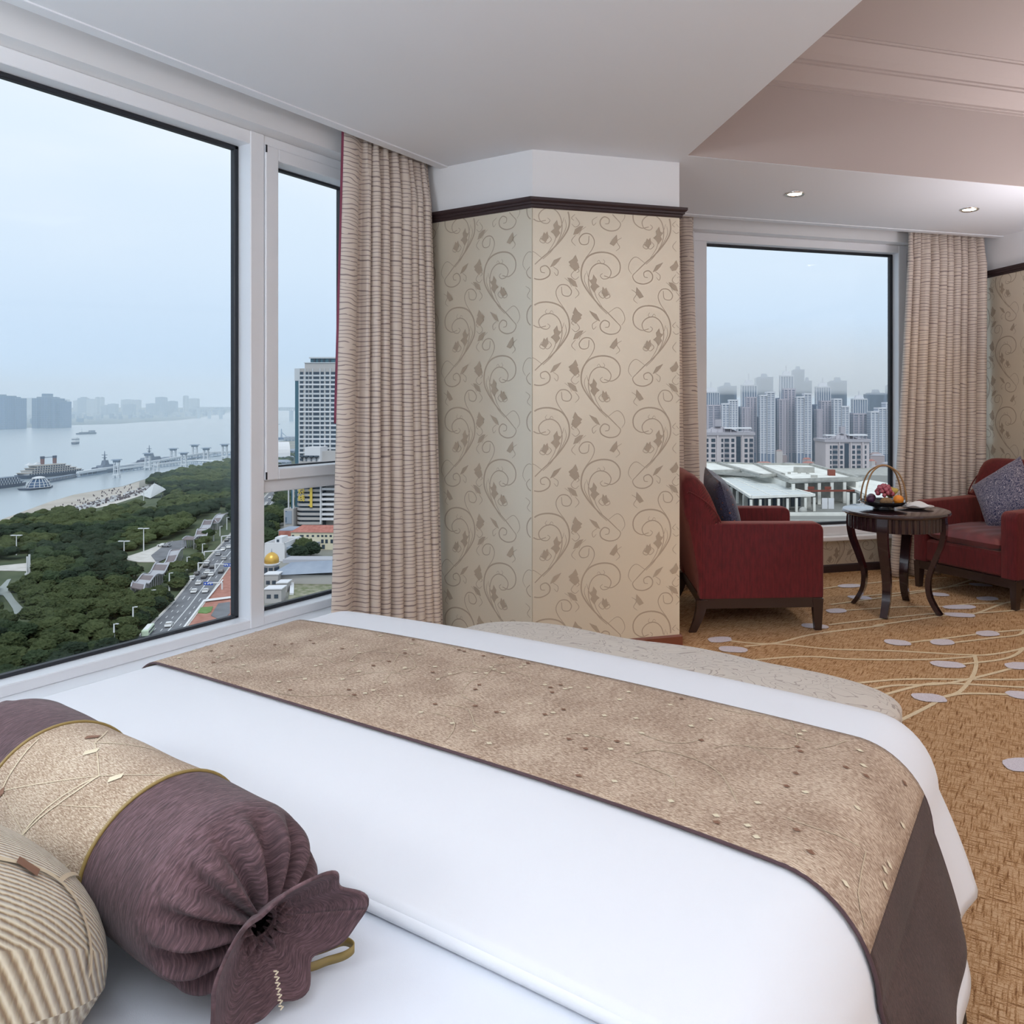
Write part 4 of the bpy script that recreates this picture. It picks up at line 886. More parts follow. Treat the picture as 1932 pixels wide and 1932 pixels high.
def crownbox(t, wd, dp, h): roofbits(t, wd, dp, h); MB().bx(-wd*.24, wd*.30, dp*.2, dp*.8, h, h+14).build('stair_tower', M['fblue'], t)
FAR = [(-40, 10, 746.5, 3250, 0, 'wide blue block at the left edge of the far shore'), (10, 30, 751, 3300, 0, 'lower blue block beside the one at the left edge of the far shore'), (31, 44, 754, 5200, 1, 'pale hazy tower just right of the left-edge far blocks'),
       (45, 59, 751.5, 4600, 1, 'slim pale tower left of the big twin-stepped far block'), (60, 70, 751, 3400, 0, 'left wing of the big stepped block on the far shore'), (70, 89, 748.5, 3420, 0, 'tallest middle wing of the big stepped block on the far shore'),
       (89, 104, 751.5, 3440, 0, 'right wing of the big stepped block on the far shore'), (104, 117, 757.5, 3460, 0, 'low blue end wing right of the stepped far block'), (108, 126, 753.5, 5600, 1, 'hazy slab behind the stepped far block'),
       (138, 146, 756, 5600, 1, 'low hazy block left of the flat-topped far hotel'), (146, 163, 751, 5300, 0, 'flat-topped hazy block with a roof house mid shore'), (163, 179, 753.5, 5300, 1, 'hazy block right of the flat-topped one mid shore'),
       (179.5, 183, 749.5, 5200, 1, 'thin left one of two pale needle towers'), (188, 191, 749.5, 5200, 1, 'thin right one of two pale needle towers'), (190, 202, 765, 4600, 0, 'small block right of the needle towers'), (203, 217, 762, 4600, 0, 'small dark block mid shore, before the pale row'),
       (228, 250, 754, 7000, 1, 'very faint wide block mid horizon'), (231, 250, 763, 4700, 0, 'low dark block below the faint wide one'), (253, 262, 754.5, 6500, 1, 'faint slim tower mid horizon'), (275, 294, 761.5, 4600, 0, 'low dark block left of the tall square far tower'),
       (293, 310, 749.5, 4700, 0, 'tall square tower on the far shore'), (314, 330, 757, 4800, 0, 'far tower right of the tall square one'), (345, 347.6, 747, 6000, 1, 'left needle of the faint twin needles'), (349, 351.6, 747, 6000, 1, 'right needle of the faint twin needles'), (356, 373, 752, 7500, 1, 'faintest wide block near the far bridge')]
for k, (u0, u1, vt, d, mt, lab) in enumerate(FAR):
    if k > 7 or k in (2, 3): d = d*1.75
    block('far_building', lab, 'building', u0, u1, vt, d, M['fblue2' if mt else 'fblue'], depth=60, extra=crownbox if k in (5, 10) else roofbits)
rr = random.Random(21)
for k in range(290):
    u = rr.uniform(-60, 425); vb = 811-(u-0)*.052 if u > 0 else 812; v = rr.uniform(774, max(776, vb-6)); d = 101.3*FPX/(v-CY) if v > 773 else 9000
    w_ = rr.uniform(2.5, 8); hh = rr.uniform(9, 30)*(.7+d/9000)
    c = PD(u, v, d); c.z = ZG; t = thing('far_building', 'low building among many crowded along the far shore', 'building', c, YAW+rr.uniform(-.4, .4), 'low buildings along the far shore')
    wd = w_/FPX*d; MB().bx(-wd/2, wd/2, 0, wd*.7, 0, hh).build('wall', M[rr.choice(('fblue', 'fblue', 'fblue2'))], t); MB().bx(-wd*.2, wd*.2, wd*.2, wd*.5, hh, hh+3).build('roof_house', M['fblue2'], t)
# long truss bridge in the haze
M['steelblue'] = mat('bridge_steel', (.30, .38, .48), .7)
bt_ = thing('truss_bridge', 'long hazy truss bridge crossing the far river', 'bridge', PD(470, 771, 5600), 0)
a_, b_ = PD(365, 771.5, 6400)-bt_.location, PD(600, 771.0, 4700)-bt_.location; a_.z = b_.z = 0; m = MB()
for zz in (-9, 9): m.tube([a_+Vector((0, 0, zz)), b_+Vector((0, 0, zz))], 3, 4)
m.build('chord', M['steelblue'], bt_); m = MB(); nb = 60
for k in range(nb):
    p, q_ = a_.lerp(b_, k/nb), a_.lerp(b_, (k+.5)/nb); m.tube([p+Vector((0, 0, -9)), q_+Vector((0, 0, 9))], 1.7, 3, cap=False); m.tube([q_+Vector((0, 0, 9)), a_.lerp(b_, (k+1)/nb)+Vector((0, 0, -9))], 1.7, 3, cap=False)
stuff(m.build('truss', M['steelblue'], bt_))
for k in range(9):
    p = a_.lerp(b_, (k+.5)/9); MB().bx(p.x-9, p.x+9, p.y-9, p.y+9, ZG-bt_.location.z-2, -9).build('pier', M['steelblue'], bt_)
# ------------------------------------------------------------ boats
M['hull'] = mat('dark_hull', (.055, .075, .12), .6); M['shipwhite'] = mat('ship_white', (.62, .64, .66), .6); M['shipgrey'] = mat('ship_grey', (.16, .20, .26), .7); M['deckbrown'] = mat('ship_deck', (.40, .36, .32), .8); M['funnel'] = mat('funnel_red', (.20, .10, .09), .7)
def hull(t, L_, W_, H_, mt, name='hull', z=0, bow=.18):
    m = MB(); o = [(-L_/2, -W_/2), (L_/2-L_*bow, -W_/2), (L_/2, 0), (L_/2-L_*bow, W_/2), (-L_/2, W_/2), (-L_/2-L_*.03, 0)]
    n_ = len(o); m.v = [(x*.96, y*.8, z) for x, y in o]+[(x, y, z+H_) for x, y in o]; m.f = [tuple(range(n_-1, -1, -1)), tuple(range(n_, 2*n_))]+[(i, (i+1) % n_, n_+(i+1) % n_, n_+i) for i in range(n_)]
    return m.build(name, mt, t)
def boat(name, label, cat, p0, p1):
    """stern at p0, bow at p1 on the water"""
    c = (p0+p1)/2; d = p1-p0; return thing(name, label, cat, (c.x, c.y, ZG-1), math.atan2(d.y, d.x)), d.length
GW = lambda u, v: GP(u, v, ZG-1)
t, L_ = boat('cargo_barge', 'dark cargo barge out on the open river', 'boat', GW(180, 818.5), GW(143, 820)); hull(t, L_, L_*.16, L_*.07, M['hull'])
MB().bx(-L_*.44, -L_*.2, -L_*.06, L_*.06, L_*.07, L_*.17).build('wheelhouse', M['shipgrey'], t); MB().bx(-L_*.15, L_*.3, -L_*.05, L_*.05, L_*.07, L_*.10).build('hatch', M['hull'], t); MB().tube([(L_*.2, 0, L_*.07), (L_*.2, 0, L_*.28)], L_*.006, 5).build('mast', M['shipgrey'], t)
t, L_ = boat('ferry', 'small white ferry boat below the cargo barge', 'boat', GW(138, 838.5), GW(148, 837.5)); hull(t, L_, L_*.35, L_*.2, M['hull'])
MB().bx(-L_*.42, L_*.36, -L_*.14, L_*.14, L_*.2, L_*.42).build('cabin', M['shipwhite'], t); MB().bx(-L_*.44, L_*.38, -L_*.16, L_*.16, L_*.42, L_*.5).build('roof', M['shipgrey'], t); MB().bx(-L_*.3, L_*.2, -L_*.145, L_*.145, L_*.5, L_*.62).build('upper_cabin', M['shipwhite'], t)
def decks(t, L_, W_, z, n_, s, h=2.6, stepin=.03, x0=-.46, x1=.36):
    for k in range(n_):
        h = h*1.0; a, b = (x0+stepin*k)*L_, (x1-stepin*1.6*k)*L_; w_ = W_*(1-.08*k)/2
        MB().bx(a, b, -w_*.9, w_*.9, z+k*h, z+k*h+h*.72).build('deck_cabin', M['hull'], t); MB().bx(a-1, b+1, -w_, w_, z+k*h+h*.72, z+k*h+h).build('deck', M[s], t)
        m = MB(); x = a
        while x < b: m.bx(x, x+1.0, -w_*.93, w_*.93, z+k*h, z+k*h+h*.72); x += 4
        stuff(m.build('deck_posts', M['shipwhite'], t))
t, L_ = boat('steamship', 'large white steamship with two dark funnels moored at the landing', 'ship', GW(38, 904), GW(158, 892)); W_ = L_*.2; hull(t, L_, W_, 5, M['hull']); decks(t, L_, W_, 5, 4, 'deckbrown', 3.0, stepin=.05)
for x in (-.17, .02): MB().lathe([(2.4, 0), (2.6, 9), (.1, 9)], 12, c=(x*L_, 0, 18)).build('funnel', M['funnel'], t); MB().lathe([(2.8, 0), (2.8, 3.4)], 12, c=(x*L_, 0, 26)).build('funnel_cap', M['hull'], t)
MB().bx(-.16*L_, .02*L_, -.5, .5, 27, 28).build('stay', M['shipgrey'], t); MB().box((-.36*L_, 0, 20), (10, 7, 3), taper=.2).build('tent', M['shipwhite'], t); MB().box((-.22*L_, 3, 20), (9, 6, 3), taper=.2).build('tent', M['shipwhite'], t)
t, L_ = boat('river_cruiser', 'grey-blue river cruiser moored at the left edge, behind the round boat', 'ship', GW(-60, 929), GW(50, 915)); hull(t, L_, L_*.14, 4, M['hull']); decks(t, L_, L_*.14, 4, 3, 'shipgrey', 3.0)
t, L_ = boat('restaurant_boat', 'round white domed restaurant boat beside the steamship', 'boat', GW(47, 925), GW(98, 919)); hull(t, L_*1.1, L_*.5, 2, M['hull'], bow=.3)
MB().lathe([(L_*.36, 2), (L_*.36, 5), (L_*.33, 5.2), (L_*.32, 8), (L_*.27, 8.4), (L_*.25, 11), (L_*.19, 11.3), (L_*.17, 13), (.2, 13)], 24, fn=lambda a, r, z: r*(1-.25*abs(math.sin(a)))).build('glazed_body', M['fblue'], t)
m = MB()
for k in range(14):
    a = k*2*math.pi/14; q_ = 1-.25*abs(math.sin(a)); m.tube([(L_*.40*math.cos(a)*q_, L_*.40*math.sin(a)*q_, 2), (L_*.34*math.cos(a)*q_, L_*.34*math.sin(a)*q_, 7), (L_*.19*math.cos(a)*q_, L_*.19*math.sin(a)*q_, 13.4)], .45, 4)
for z, r in ((2.3, .40), (5.1, .37), (8.2, .335)): m.tube([(L_*r*math.cos(k*math.pi/12)*(1-.25*abs(math.sin(k*math.pi/12))), L_*r*math.sin(k*math.pi/12)*(1-.25*abs(math.sin(k*math.pi/12))), z) for k in range(25)], .35, 4)
m.build('white_ribs', M['shipwhite'], t); MB().lathe([(L_*.24, 12.6), (L_*.20, 14), (L_*.1, 15), (.1, 15.3)], 20, fn=lambda a, r, z: r*(1-.25*abs(math.sin(a)))).build('dome_roof', M['shipwhite'], t, smooth=True)
t, L_ = boat('pontoon_boat', 'low grey pontoon boat in front of the steamship stern', 'boat', GW(88, 911), GW(146, 900)); hull(t, L_, L_*.1, 2.2, M['shipgrey']); decks(t, L_, L_*.09, 2.2, 1, 'shipgrey', 3)
for u0, v0, u1, v1, lab, mh in ((245, 885, 150, 899, 'grey naval ship with a mast moored between steamship and landing stage', .62), (322, 868, 240, 884, 'grey naval ship with a mast moored behind the landing stage', .62)):
    t, L_ = boat('naval_ship', lab, 'ship', GW(u0, v0), GW(u1, v1)); hull(t, L_, L_*.11, 6, M['shipgrey'], bow=.3)
    MB().box((.0*L_, 0, 9), (L_*.30, L_*.08, 6), taper=.85).build('superstructure', M['shipgrey'], t); MB().box((.22*L_, 0, 8), (L_*.07, L_*.05, 4), taper=.7).build('gun_turret', M['hull'], t)
    MB().box((.02*L_, 0, 15), (L_*.09, L_*.05, 8), taper=.7).build('bridge_house', M['shipgrey'], t); m = MB(); m.tube([(.03*L_, 0, 18), (.03*L_, 0, 33)], [1.6, .4], 5); m.box((.03*L_, 0, 27), (1, 8, .8)); m.box((.03*L_, 0, 23), (4, 5, .8)); m.build('mast', M['shipgrey'], t)
# ------------------------------------------------------------ landing stage: gangways between lattice towers
M['pier'] = mat('pier_white', (.62, .66, .70), .7); M['pavroof'] = mat('pavilion_roof', (.22, .28, .36), .7)
LS = thing('landing_stage', 'long white river landing stage with gangways reaching out to the moored ships', 'pier', GW(300, 895))
def walk(pts, z, w_=2.4):
    m = MB(); P = [GP(u, v, ZG+z)-LS.location for u, v in pts]
    m.tube(P, w_, 4); m.build('gangway', M['pier'], LS)
    m = MB()
    for k in range(len(P)-1):
        for i in range(9): p = P[k].lerp(P[k+1], i/9); m.bx(p.x-.3, p.x+.3, p.y-.3, p.y+.3, p.z-6, p.z)
    m.tube([p-Vector((0, 0, 6)) for p in P], .9, 4); stuff(m.build('gangway_truss', M['steelblue'], LS))
walk([(146, 892), (226, 880), (284, 872), (328, 865), (372, 858), (440, 852)], 6); walk([(226, 884), (284, 877), (340, 871), (372, 869), (440, 872)], 5, 1.8); walk([(300, 869), (344, 861), (395, 853), (440, 851)], 9, 1.8)
PT = [(220, 902, 866.5), (279, 887, 854.5), (295, 897, 868), (327, 872, 845.5), (347, 881, 853.5), (367.5, 866, 838.5), (389, 873, 844.5), (424, 866, 837.5)]
for k, (u, vb, vt) in enumerate(PT):
    p = GW(u, vb); d = (CAM_H-p.z)*FPX/(vb-CY); h = (vb-vt)/FPX*d; lab = ['first pavilion-topped pier tower, nearest the ships', 'second pavilion-topped pier tower, over the inner gangway', 'roofless pier tower on splayed legs, nearest the beach trees', 'third pavilion-topped pier tower, half hidden behind gangways', 'fourth pavilion-topped pier tower, low before the red bank', 'fifth pavilion-topped pier tower, tallest against the water', 'sixth pavilion-topped pier tower, among the gangways', 'last pavilion-topped pier tower by the window frame'][k]
    t = thing('pier_tower', lab, 'tower', p, YAW+.2); w_ = 5.5*d/1100
    for sx in (-1, 1):
        for sy in (-1, 1): MB().tube([(sx*w_*.62, sy*w_*.62, 0), (sx*w_*.5, sy*w_*.5, h*.3), (sx*w_*.45, sy*w_*.45, h*.86)], w_*.13, 5).build('leg', M['pier'], t)
    MB().bx(-w_*.75, w_*.75, -w_*.75, w_*.75, h*.14, h*.22).build('pile_cap', M['pier'], t)
    for z in (.45, .65): MB().bx(-w_*.55, w_*.55, -w_*.55, w_*.55, h*z, h*(z+.025)).build('cross_beam', M['pier'], t)
    if k != 2: pv = MB().box((0, 0, h*.90), (w_*1.3, w_*1.3, h*.12)).build('pavilion', M['pavroof'], t); MB().box((0, 0, h*.975), (w_*2.1, w_*2.1, h*.05), taper=.8).build('pavilion_roof', M['pavroof'], pv)
# white tent on the beach, people and parasols on the promenade
p = G(286, 928); d = 101*FPX/(928-CY); p = G(287, 940); d = 101*FPX/(940-CY); t = thing('white_tent', 'tall white peaked tent at the end of the promenade', 'tent', p, YAW); s = d/FPX
m = MB(); m.v = [(-19*s, -3, 4), (6*s, -9, 1), (14*s, 12, 14*s), (-6*s, 26, 9), (1*s, 3, 28*s), (9*s, 8, 20*s)]; m.f = [(0, 1, 4), (1, 2, 5), (1, 5, 4), (2, 3, 5), (3, 4, 5), (3, 0, 4)]
m.build('canopy', M['shipwhite'], t); m = MB(); m.tube([(1*s, 3, 0), (1*s, 3, 29*s)], .3, 5); m.tube([(9*s, 8, 0), (9*s, 8, 21*s)], .3, 5); m.build('poles', M['steelblue'], t)
m = MB(); m2 = MB(); rr = random.Random(8)
for k in range(420):
    a = rr.random(); u = 115+a*180; v = 971-a*52+rr.uniform(-6, 8)*(.5+a*.3); p = G(u, v)
    (m if rr.random() < .55 else m2).box(p+Vector((0, 0, 1.4)), (rr.uniform(.8, 2.4), rr.uniform(.8, 2), rr.uniform(1.2, 2.4)))
tag(m.build('promenade_parasols', M['shipwhite']), 'crowded little white parasols along the riverside promenade', 'parasols', kind='stuff')
for k in range(90):
    a = rr.random(); p = G(20+a*230, 985-a*70+rr.uniform(-4, 9)); m2.box(p+Vector((0, 0, 1)), (.7, .7, 1.7))
tag(m2.build('beach_crowd', mat('dark_clothes', (.12, .10, .11), .9)), 'tiny dark figures scattered over beach and promenade', 'crowd', kind='stuff')
# ------------------------------------------------------------ trees
leafm = []
for k, (c1_, c2_) in enumerate((((.022, .042, .022), (.120, .170, .085)), ((.017, .032, .023), (.080, .115, .070)), ((.034, .055, .022), (.175, .215, .095)))):
    m_ = mat('foliage', c2_, .9, spec=.1); n = NT(m_); gp = n.n('ShaderNodeNewGeometry').outputs['Position']; a = n.noise(gp, .75, 6, rough=.8); b = n.noise(gp, .09, 2)
    n.color(n.ramp(n.math('ADD', n.math('MULTIPLY', a, .75), n.math('MULTIPLY', b, .35)), (.40, c1_), (.66, c2_))); n.bump(a, 1.0, 2.5); leafm.append(m_)
M['bark'] = mat('bark', (.10, .075, .055), .9)
import mathutils
def crown_pts(sub, seed, amp=.30):
    import bmesh
    b = bmesh.new(); bmesh.ops.create_icosphere(b, subdivisions=sub, radius=1); V = []
    for v in b.verts:
        p = v.co.copy(); q_ = p*1.7+Vector((seed*7.1, seed*3.3, 0)); nn = mathutils.noise.noise(q_)*.7+mathutils.noise.noise(q_*2.6)*.65+mathutils.noise.noise(q_*6)*.60
        p *= 1+amp*nn; p.z = p.z*.72+.1 if p.z > -.3 else -.12+p.z*.25; V.append(tuple(p))
    b.verts.index_update(); F = [tuple(v.index for v in f.verts) for f in b.faces]; b.free(); return V, F
CR = [crown_pts(4, s) for s in range(3)]; CRL = [crown_pts(2, s+5, .36) for s in range(4)]
crown_me = []
for k, (V, F) in enumerate(CR):
    for l in range(3): mb = MB(); mb.add(V, F); crown_me.append(mb.data('crown', leafm[l], False))
trunk_me = MB().tube([(0, 0, 0), (.02, 0, .6), (0, 0, 1)], [.06, .045, .03], 6).data('trunk', M['bark'])
def in_poly(x, y, P):
    c = False; j = len(P)-1
    for i in range(len(P)):
        if (P[i][1] > y) != (P[j][1] > y) and x < (P[j][0]-P[i][0])*(y-P[i][1])/(P[j][1]-P[i][1])+P[i][0]: c = not c
        j = i
    return c
PARK = [(-120, 1035), (0, 1004), (50, 983), (105, 975), (160, 967), (215, 955), (262, 938), (290, 905), (300, 903), (350, 892), (440, 873), (520, 852), (570, 852), (500, 920), (430, 1000), (386, 1048), (318, 1128), (250, 1200), (190, 1275), (160, 1335), (-120, 1335)]
HOLES = [[(258, 925), (300, 912), (314, 935), (298, 962), (262, 952)], [(-30, 1060), (60, 1056), (72, 1074), (64, 1090), (0, 1086), (-30, 1096)], [(232, 1050), (290, 1026), (352, 1010), (372, 1040), (345, 1062), (300, 1072), (258, 1070)],
         [(-20, 1100), (10, 1088), (30, 1090), (30, 1112), (52, 1146), (44, 1172), (24, 1166), (-20, 1142)], [(110, 976), (165, 962), (215, 946), (285, 922), (305, 926), (262, 943), (215, 957), (160, 969)],
         [(244, 1112), (262, 1124), (278, 1124), (360, 1040), (395, 1000), (436, 965), (420, 955), (376, 985), (345, 1008), (370, 1015), (330, 1050), (300, 1068), (270, 1085)]]
def cam_px(p):
    d = p.dot(FW); return CX+p.dot(RT)/d*FPX, CY-(p.z-CAM_H)/d*FPX, d
LAMPS = [(182, 1226, 1209), (215, 1218, 1177), (251, 1190, 1145), (286.5, 1150, 1113), (319.5, 1116, 1081), (353, 1076, 1051), (382, 1048, 1026), (403, 1021, 1004), (415, 1012, 993), (428, 1000, 976)]
clear_ = lambda u, v: any(abs(u-l[0]) < 9 and l[1]-6 < v < l[1]+30 for l in LAMPS+[(234, 1052, 0), (271, 1042, 0), (31, 1048, 0)])
rr = random.Random(77); spots = []
dd = 255.0
while dd < 1500:
    st = 7.6*(1+max(0, dd-420)/1300); lat = -dd*.92
    while lat < -dd*.36:
        p = FW*(dd+rr.uniform(-.4, .4)*st)+RT*(lat+rr.uniform(-.4, .4)*st); p.z = ZG; u, v, d = cam_px(p)
        if in_poly(u, v, PARK) and not any(in_poly(u, v, h) for h in HOLES) and u < 625 and not clear_(u, v):
            q9 = cam_px(p+Vector((0, 0, 6.5))); q8 = cam_px(p+Vector((0, 0, 2.5)))
            if not any(in_poly(q_[0], q_[1], h) for h in HOLES for q_ in (q8, q9)): spots.append((d, p, st))
        lat += st
    dd += st*.92
spots.sort(key=lambda s: s[0]); floorgrey = {}
vis = [s for s in spots if cam_px(s[1]+Vector((0, 0, 9)))[1] < 1300-(cam_px(s[1])[0]*.26)+12 and not 441 < cam_px(s[1])[0] < 497]
solo = vis[:300]; ids = {id(s) for s in solo}; rest = [s for s in spots if id(s) not in ids]
for k, (d, p, st) in enumerate(solo):
    r = st*rr.uniform(.46, .66); hz = rr.uniform(3.5, 9.0); g = mathutils.noise.noise(p*.018); li = 0 if g < .08 and g > -.12 else (1 if g < 0 else 2)
    t = thing('tree', 'leafy round-crowned tree in the dense green riverside park', 'tree', p, rr.uniform(0, 6.28), 'round-crowned trees of the riverside park')
    o = bpy.data.objects.new('crown', crown_me[(k % 3)*3+li]); COL.objects.link(o); o.parent = t; o.location = (0, 0, hz-r*.35); o.scale = (r, r, r*rr.uniform(.85, 1.1))
    o = bpy.data.objects.new('trunk', trunk_me); COL.objects.link(o); o.parent = t; o.scale = (5, 5, hz)
def join_trees(name, label, lst, zh=6, kscale=1):
    Vs = []; Fs = []; off = 0; mi = []
    for k, (d, p, st) in enumerate(lst):
        V, F = CRL[k % 4]; r = st*rr.uniform(.46, .66)*kscale; hz = rr.uniform(.6, 1.35)*zh; a = rr.uniform(0, 6.28); ca, sa = math.cos(a), math.sin(a)
        V = np.array(V); W = np.stack([(V[:, 0]*ca-V[:, 1]*sa)*r+p.x, (V[:, 0]*sa+V[:, 1]*ca)*r+p.y, V[:, 2]*r+p.z+hz-r*.3], 1); Vs.append(W); Fs.append(np.array(F)+off); off += len(V)
        g = mathutils.noise.noise(p*.018); mi += [0 if -.12 < g < .08 else (1 if g < 0 else 2)]*len(F)
    if not Vs: return
    V = np.concatenate(Vs); F = np.concatenate(Fs); me = bpy.data.meshes.new(name); me.from_pydata(V.tolist(), [], F.tolist())
    for l in leafm: me.materials.append(l)
    me.polygons.foreach_set('material_index', np.array(mi, dtype=np.int32)); o = bpy.data.objects.new(name, me); COL.objects.link(o); return tag(o, label, 'trees', kind='stuff')
join_trees('park_woodland', 'dense green woodland filling the rest of the riverside park', rest)
nearroad = []
for k in range(70):                                          # street trees along the left kerb
    s = k/70; p = lane(-.20-rr.random()*.08, s*.98); p.z = ZG; u, v, d = cam_px(p)
    if not clear_(u, v): nearroad.append((d, p, 7+rr.random()*3))
for k, (d, p, st) in enumerate(nearroad):
    if k % 1 == 0 and d < 520:
        t = thing('street_tree', 'small dark street tree in the row beside the avenue', 'tree', p, rr.uniform(0, 6), 'street trees along the avenue'); r = st*.45
        o = bpy.data.objects.new('crown', crown_me[3+k % 3]); COL.objects.link(o); o.parent = t; o.location = (0, 0, 3.6); o.scale = (r, r, r)
        o = bpy.data.objects.new('trunk', trunk_me); COL.objects.link(o); o.parent = t; o.scale = (4, 4, 5)
# ------------------------------------------------------------ covered walkway with a waving roof along the park
M['rooflt'] = mat('pale_metal_roof', (.42, .42, .45), .6); M['roofdk'] = mat('dark_roof_panel', (.20, .165, .17), .7)
def arcade(label, top, widthpx, zr, seg=26):
    """roof ribbon following px points (left edge) and (right edge), undulating"""
    L0 = [GP(*a, ZG+zr) for a, b in top]; R0 = [GP(*b, ZG+zr) for a, b in top]; c = (L0[0]+R0[0])/2; c.z = ZG
    t = thing('covered_walkway', label, 'walkway', c)
    Lc = catmull(L0, 6); Rc = catmull(R0, 6); n_ = len(Lc)
    for k in range(n_-1):
        z0, z1 = 1.3*math.sin(k*.75), 1.3*math.sin((k+1)*.75); m = MB()
        a, b, e_, f_ = Lc[k]-c+Vector((0, 0, z0)), Rc[k]-c+Vector((0, 0, z0)), Rc[k+1]-c+Vector((0, 0, z1)), Lc[k+1]-c+Vector((0, 0, z1)); dn = Vector((0, 0, -.5))
        m.add([a, b, e_, f_, a+dn, b+dn, e_+dn, f_+dn], [(0, 1, 2, 3), (7, 6, 5, 4), (0, 4, 5, 1), (1, 5, 6, 2), (2, 6, 7, 3), (3, 7, 4, 0)])
        m.build('roof_panel', M['roofdk' if (k//2) % 2 == 0 else 'rooflt'], t)
        for q_ in (a, b): MB().tube([(q_.x, q_.y, 0), (q_.x, q_.y, q_.z-.4)], .25, 5).build('post', M['rooflt'], t)
    m = MB(); m.tube([Rc[k]-c+Vector((0, 0, 1.3*math.sin(k*.75)+.3)) for k in range(n_)], .45, 4); m.build('eave_beam', M['rooflt'], t); m = MB(); m.tube([Lc[k]-c+Vector((0, 0, 1.3*math.sin(k*.75)+.3)) for k in range(n_)], .45, 4); m.build('eave_beam', M['rooflt'], t)
    return t
arcade('near covered walkway with wavy grey and brown roof beside the park car park', [((247, 1108), (271, 1113)), ((256, 1095), (280, 1098)), ((275, 1085), (300, 1086)), ((292, 1068), (318, 1069)), ((312, 1058), (330, 1056)), ((324, 1036), (347, 1033))], 24, 6)
arcade('far covered walkway with pale wavy roof rising towards the road bend', [((344, 1018), (366, 1018)), ((366, 1011), (388, 1011)), ((374, 1000), (393, 999)), ((385, 985), (402, 984)), ((398, 984), (414, 983)), ((416, 968), (430, 967))], 20, 7)
# ------------------------------------------------------------ lamps and signs
M['lampwhite'] = mat('lamp_post_white', (.70, .71, .72), .6); M['signblue'] = mat('road_sign_blue', (.03, .09, .45), .5)
def lamp_post(u, vb, vt, i):
    p = G(u, vb); d = (CAM_H-p.z)*FPX/(vb-CY); h = (vb-vt)/FPX*d; t = thing('street_lamp', ['lowest white street lamp post, just above the window sill', 'second white street lamp post up from the window sill', 'third white street lamp post up from the window sill', 'white street lamp post below the end of the near covered walkway', 'white street lamp post beside the middle of the near covered walkway', 'white street lamp post right of the small pale kiosk', 'white street lamp post below the far covered walkway', 'white street lamp post right of the far covered walkway', 'second white street lamp post right of the far covered walkway', 'farthest white street lamp post near the window mullion'][i], 'street lamp', p, YAW, 'street lamps beside the avenue')
    MB().tube([(0, 0, 0), (0, 0, h)], [.42, .28], 6).build('post', M['lampwhite'], t); MB().tube([(0, 0, h*.97), (.9, 0, h)], .2, 4).build('arm', M['lampwhite'], t); MB().box((1.3, 0, h), (1.3, .6, .3)).build('lamp_head', M['lampwhite'], t)
for i, (u, vb, vt) in enumerate(LAMPS): lamp_post(u, vb, vt, i)
for u, vb, vt, lab in ((234, 1052, 1021, 'tall twin-headed mast light standing left of the pale plaza'), (271, 1042, 997, 'tall twin-headed mast light rising right of the first, above the pale plaza'), (31, 1048, 1010, 'twin-headed mast light alone among trees at the left'), (330, 958, 944, 'short mast light far back among the trees'), (271, 947, 930, 'thin mast light beside the white tent')):
    p = G(u, vb); d = (CAM_H-p.z)*FPX/(vb-CY); h = (vb-vt)/FPX*d; t = thing('mast_light', lab, 'street lamp', p, YAW); MB().tube([(0, 0, 0), (0, 0, h)], [.4, .25], 6).build('post', M['lampwhite'], t)
    for sx in (-1, 1): MB().box((sx*2.0, 0, h), (3.2, 1.4, .5)).build('lamp_head', M['lampwhite'], t)
for u, vb, vt, w_, lab in ((51.5, 1085, 1050, 1, 'left white column on the pale park plaza'), (55.5, 1087, 1046, 1, 'taller right white column on the pale park plaza'), (110, 1066, 1048, 1.2, 'small white monument among the park trees')):
    p = G(u, vb); d = (CAM_H-p.z)*FPX/(vb-CY); h = (vb-vt)/FPX*d; t = thing('white_column', lab, 'column', p, YAW); MB().bx(-.35, .35, -.35, .35, 0, h).build('shaft', M['lampwhite'], t); MB().bx(-.9, .9, -.9, .9, 0, 1.2).build('foot', M['lampwhite'], t)
for u, v, w_, ha, lab in ((393, 1101, 17, 26, 'blue road sign hanging over the avenue, nearer one'), (430, 1066, 15, -24, 'blue road sign hanging over the avenue, farther one at the window edge')):
    p = GP(u, v+14, ZG); d = p.dot(FW); s = d/FPX; t = thing('road_sign', lab, 'sign', p, YAW); zz = 14*s
    MB().bx(-w_/2*s, w_/2*s, -.15, .15, zz-3*s, zz+3*s).build('panel', M['signblue'], t)
    for k in range(3): MB().bx((-.38+.3*k)*w_*s, (-.38+.3*k+.14)*w_*s, -.25, -.15, zz-1.2*s, zz+1.4*s).build('lettering', M['lampwhite'], t)
    MB().tube([(0, 0, zz+1*s), (ha*s, 0, zz+2*s)], .35, 5).build('arm', M['lampwhite'], t); MB().tube([(ha*s, 0, 0), (ha*s, 0, zz+2*s)], .45, 6).build('post', M['lampwhite'], t)
for u0, v0, u1, v1 in ((385, 1041, 420, 1038), (374, 1062, 392, 1062), (418, 1012, 436, 1010)):
    a, b = GP(u0, v0, ZG+7), GP(u1, v1, ZG+7); t = thing('gantry', {385: 'white gantry arm reaching over the far carriageway', 374: 'short white gantry arm above the parked van', 418: 'farthest white gantry arm near the road bend'}[u0], 'gantry', (a.x, a.y, ZG)); a2_ = a-t.location; b2_ = b-t.location
    MB().tube([a2_, b2_], .4, 5).build('arm', M['lampwhite'], t); MB().tube([(a2_.x, a2_.y, 0), a2_], .45, 5).build('post', M['lampwhite'], t)
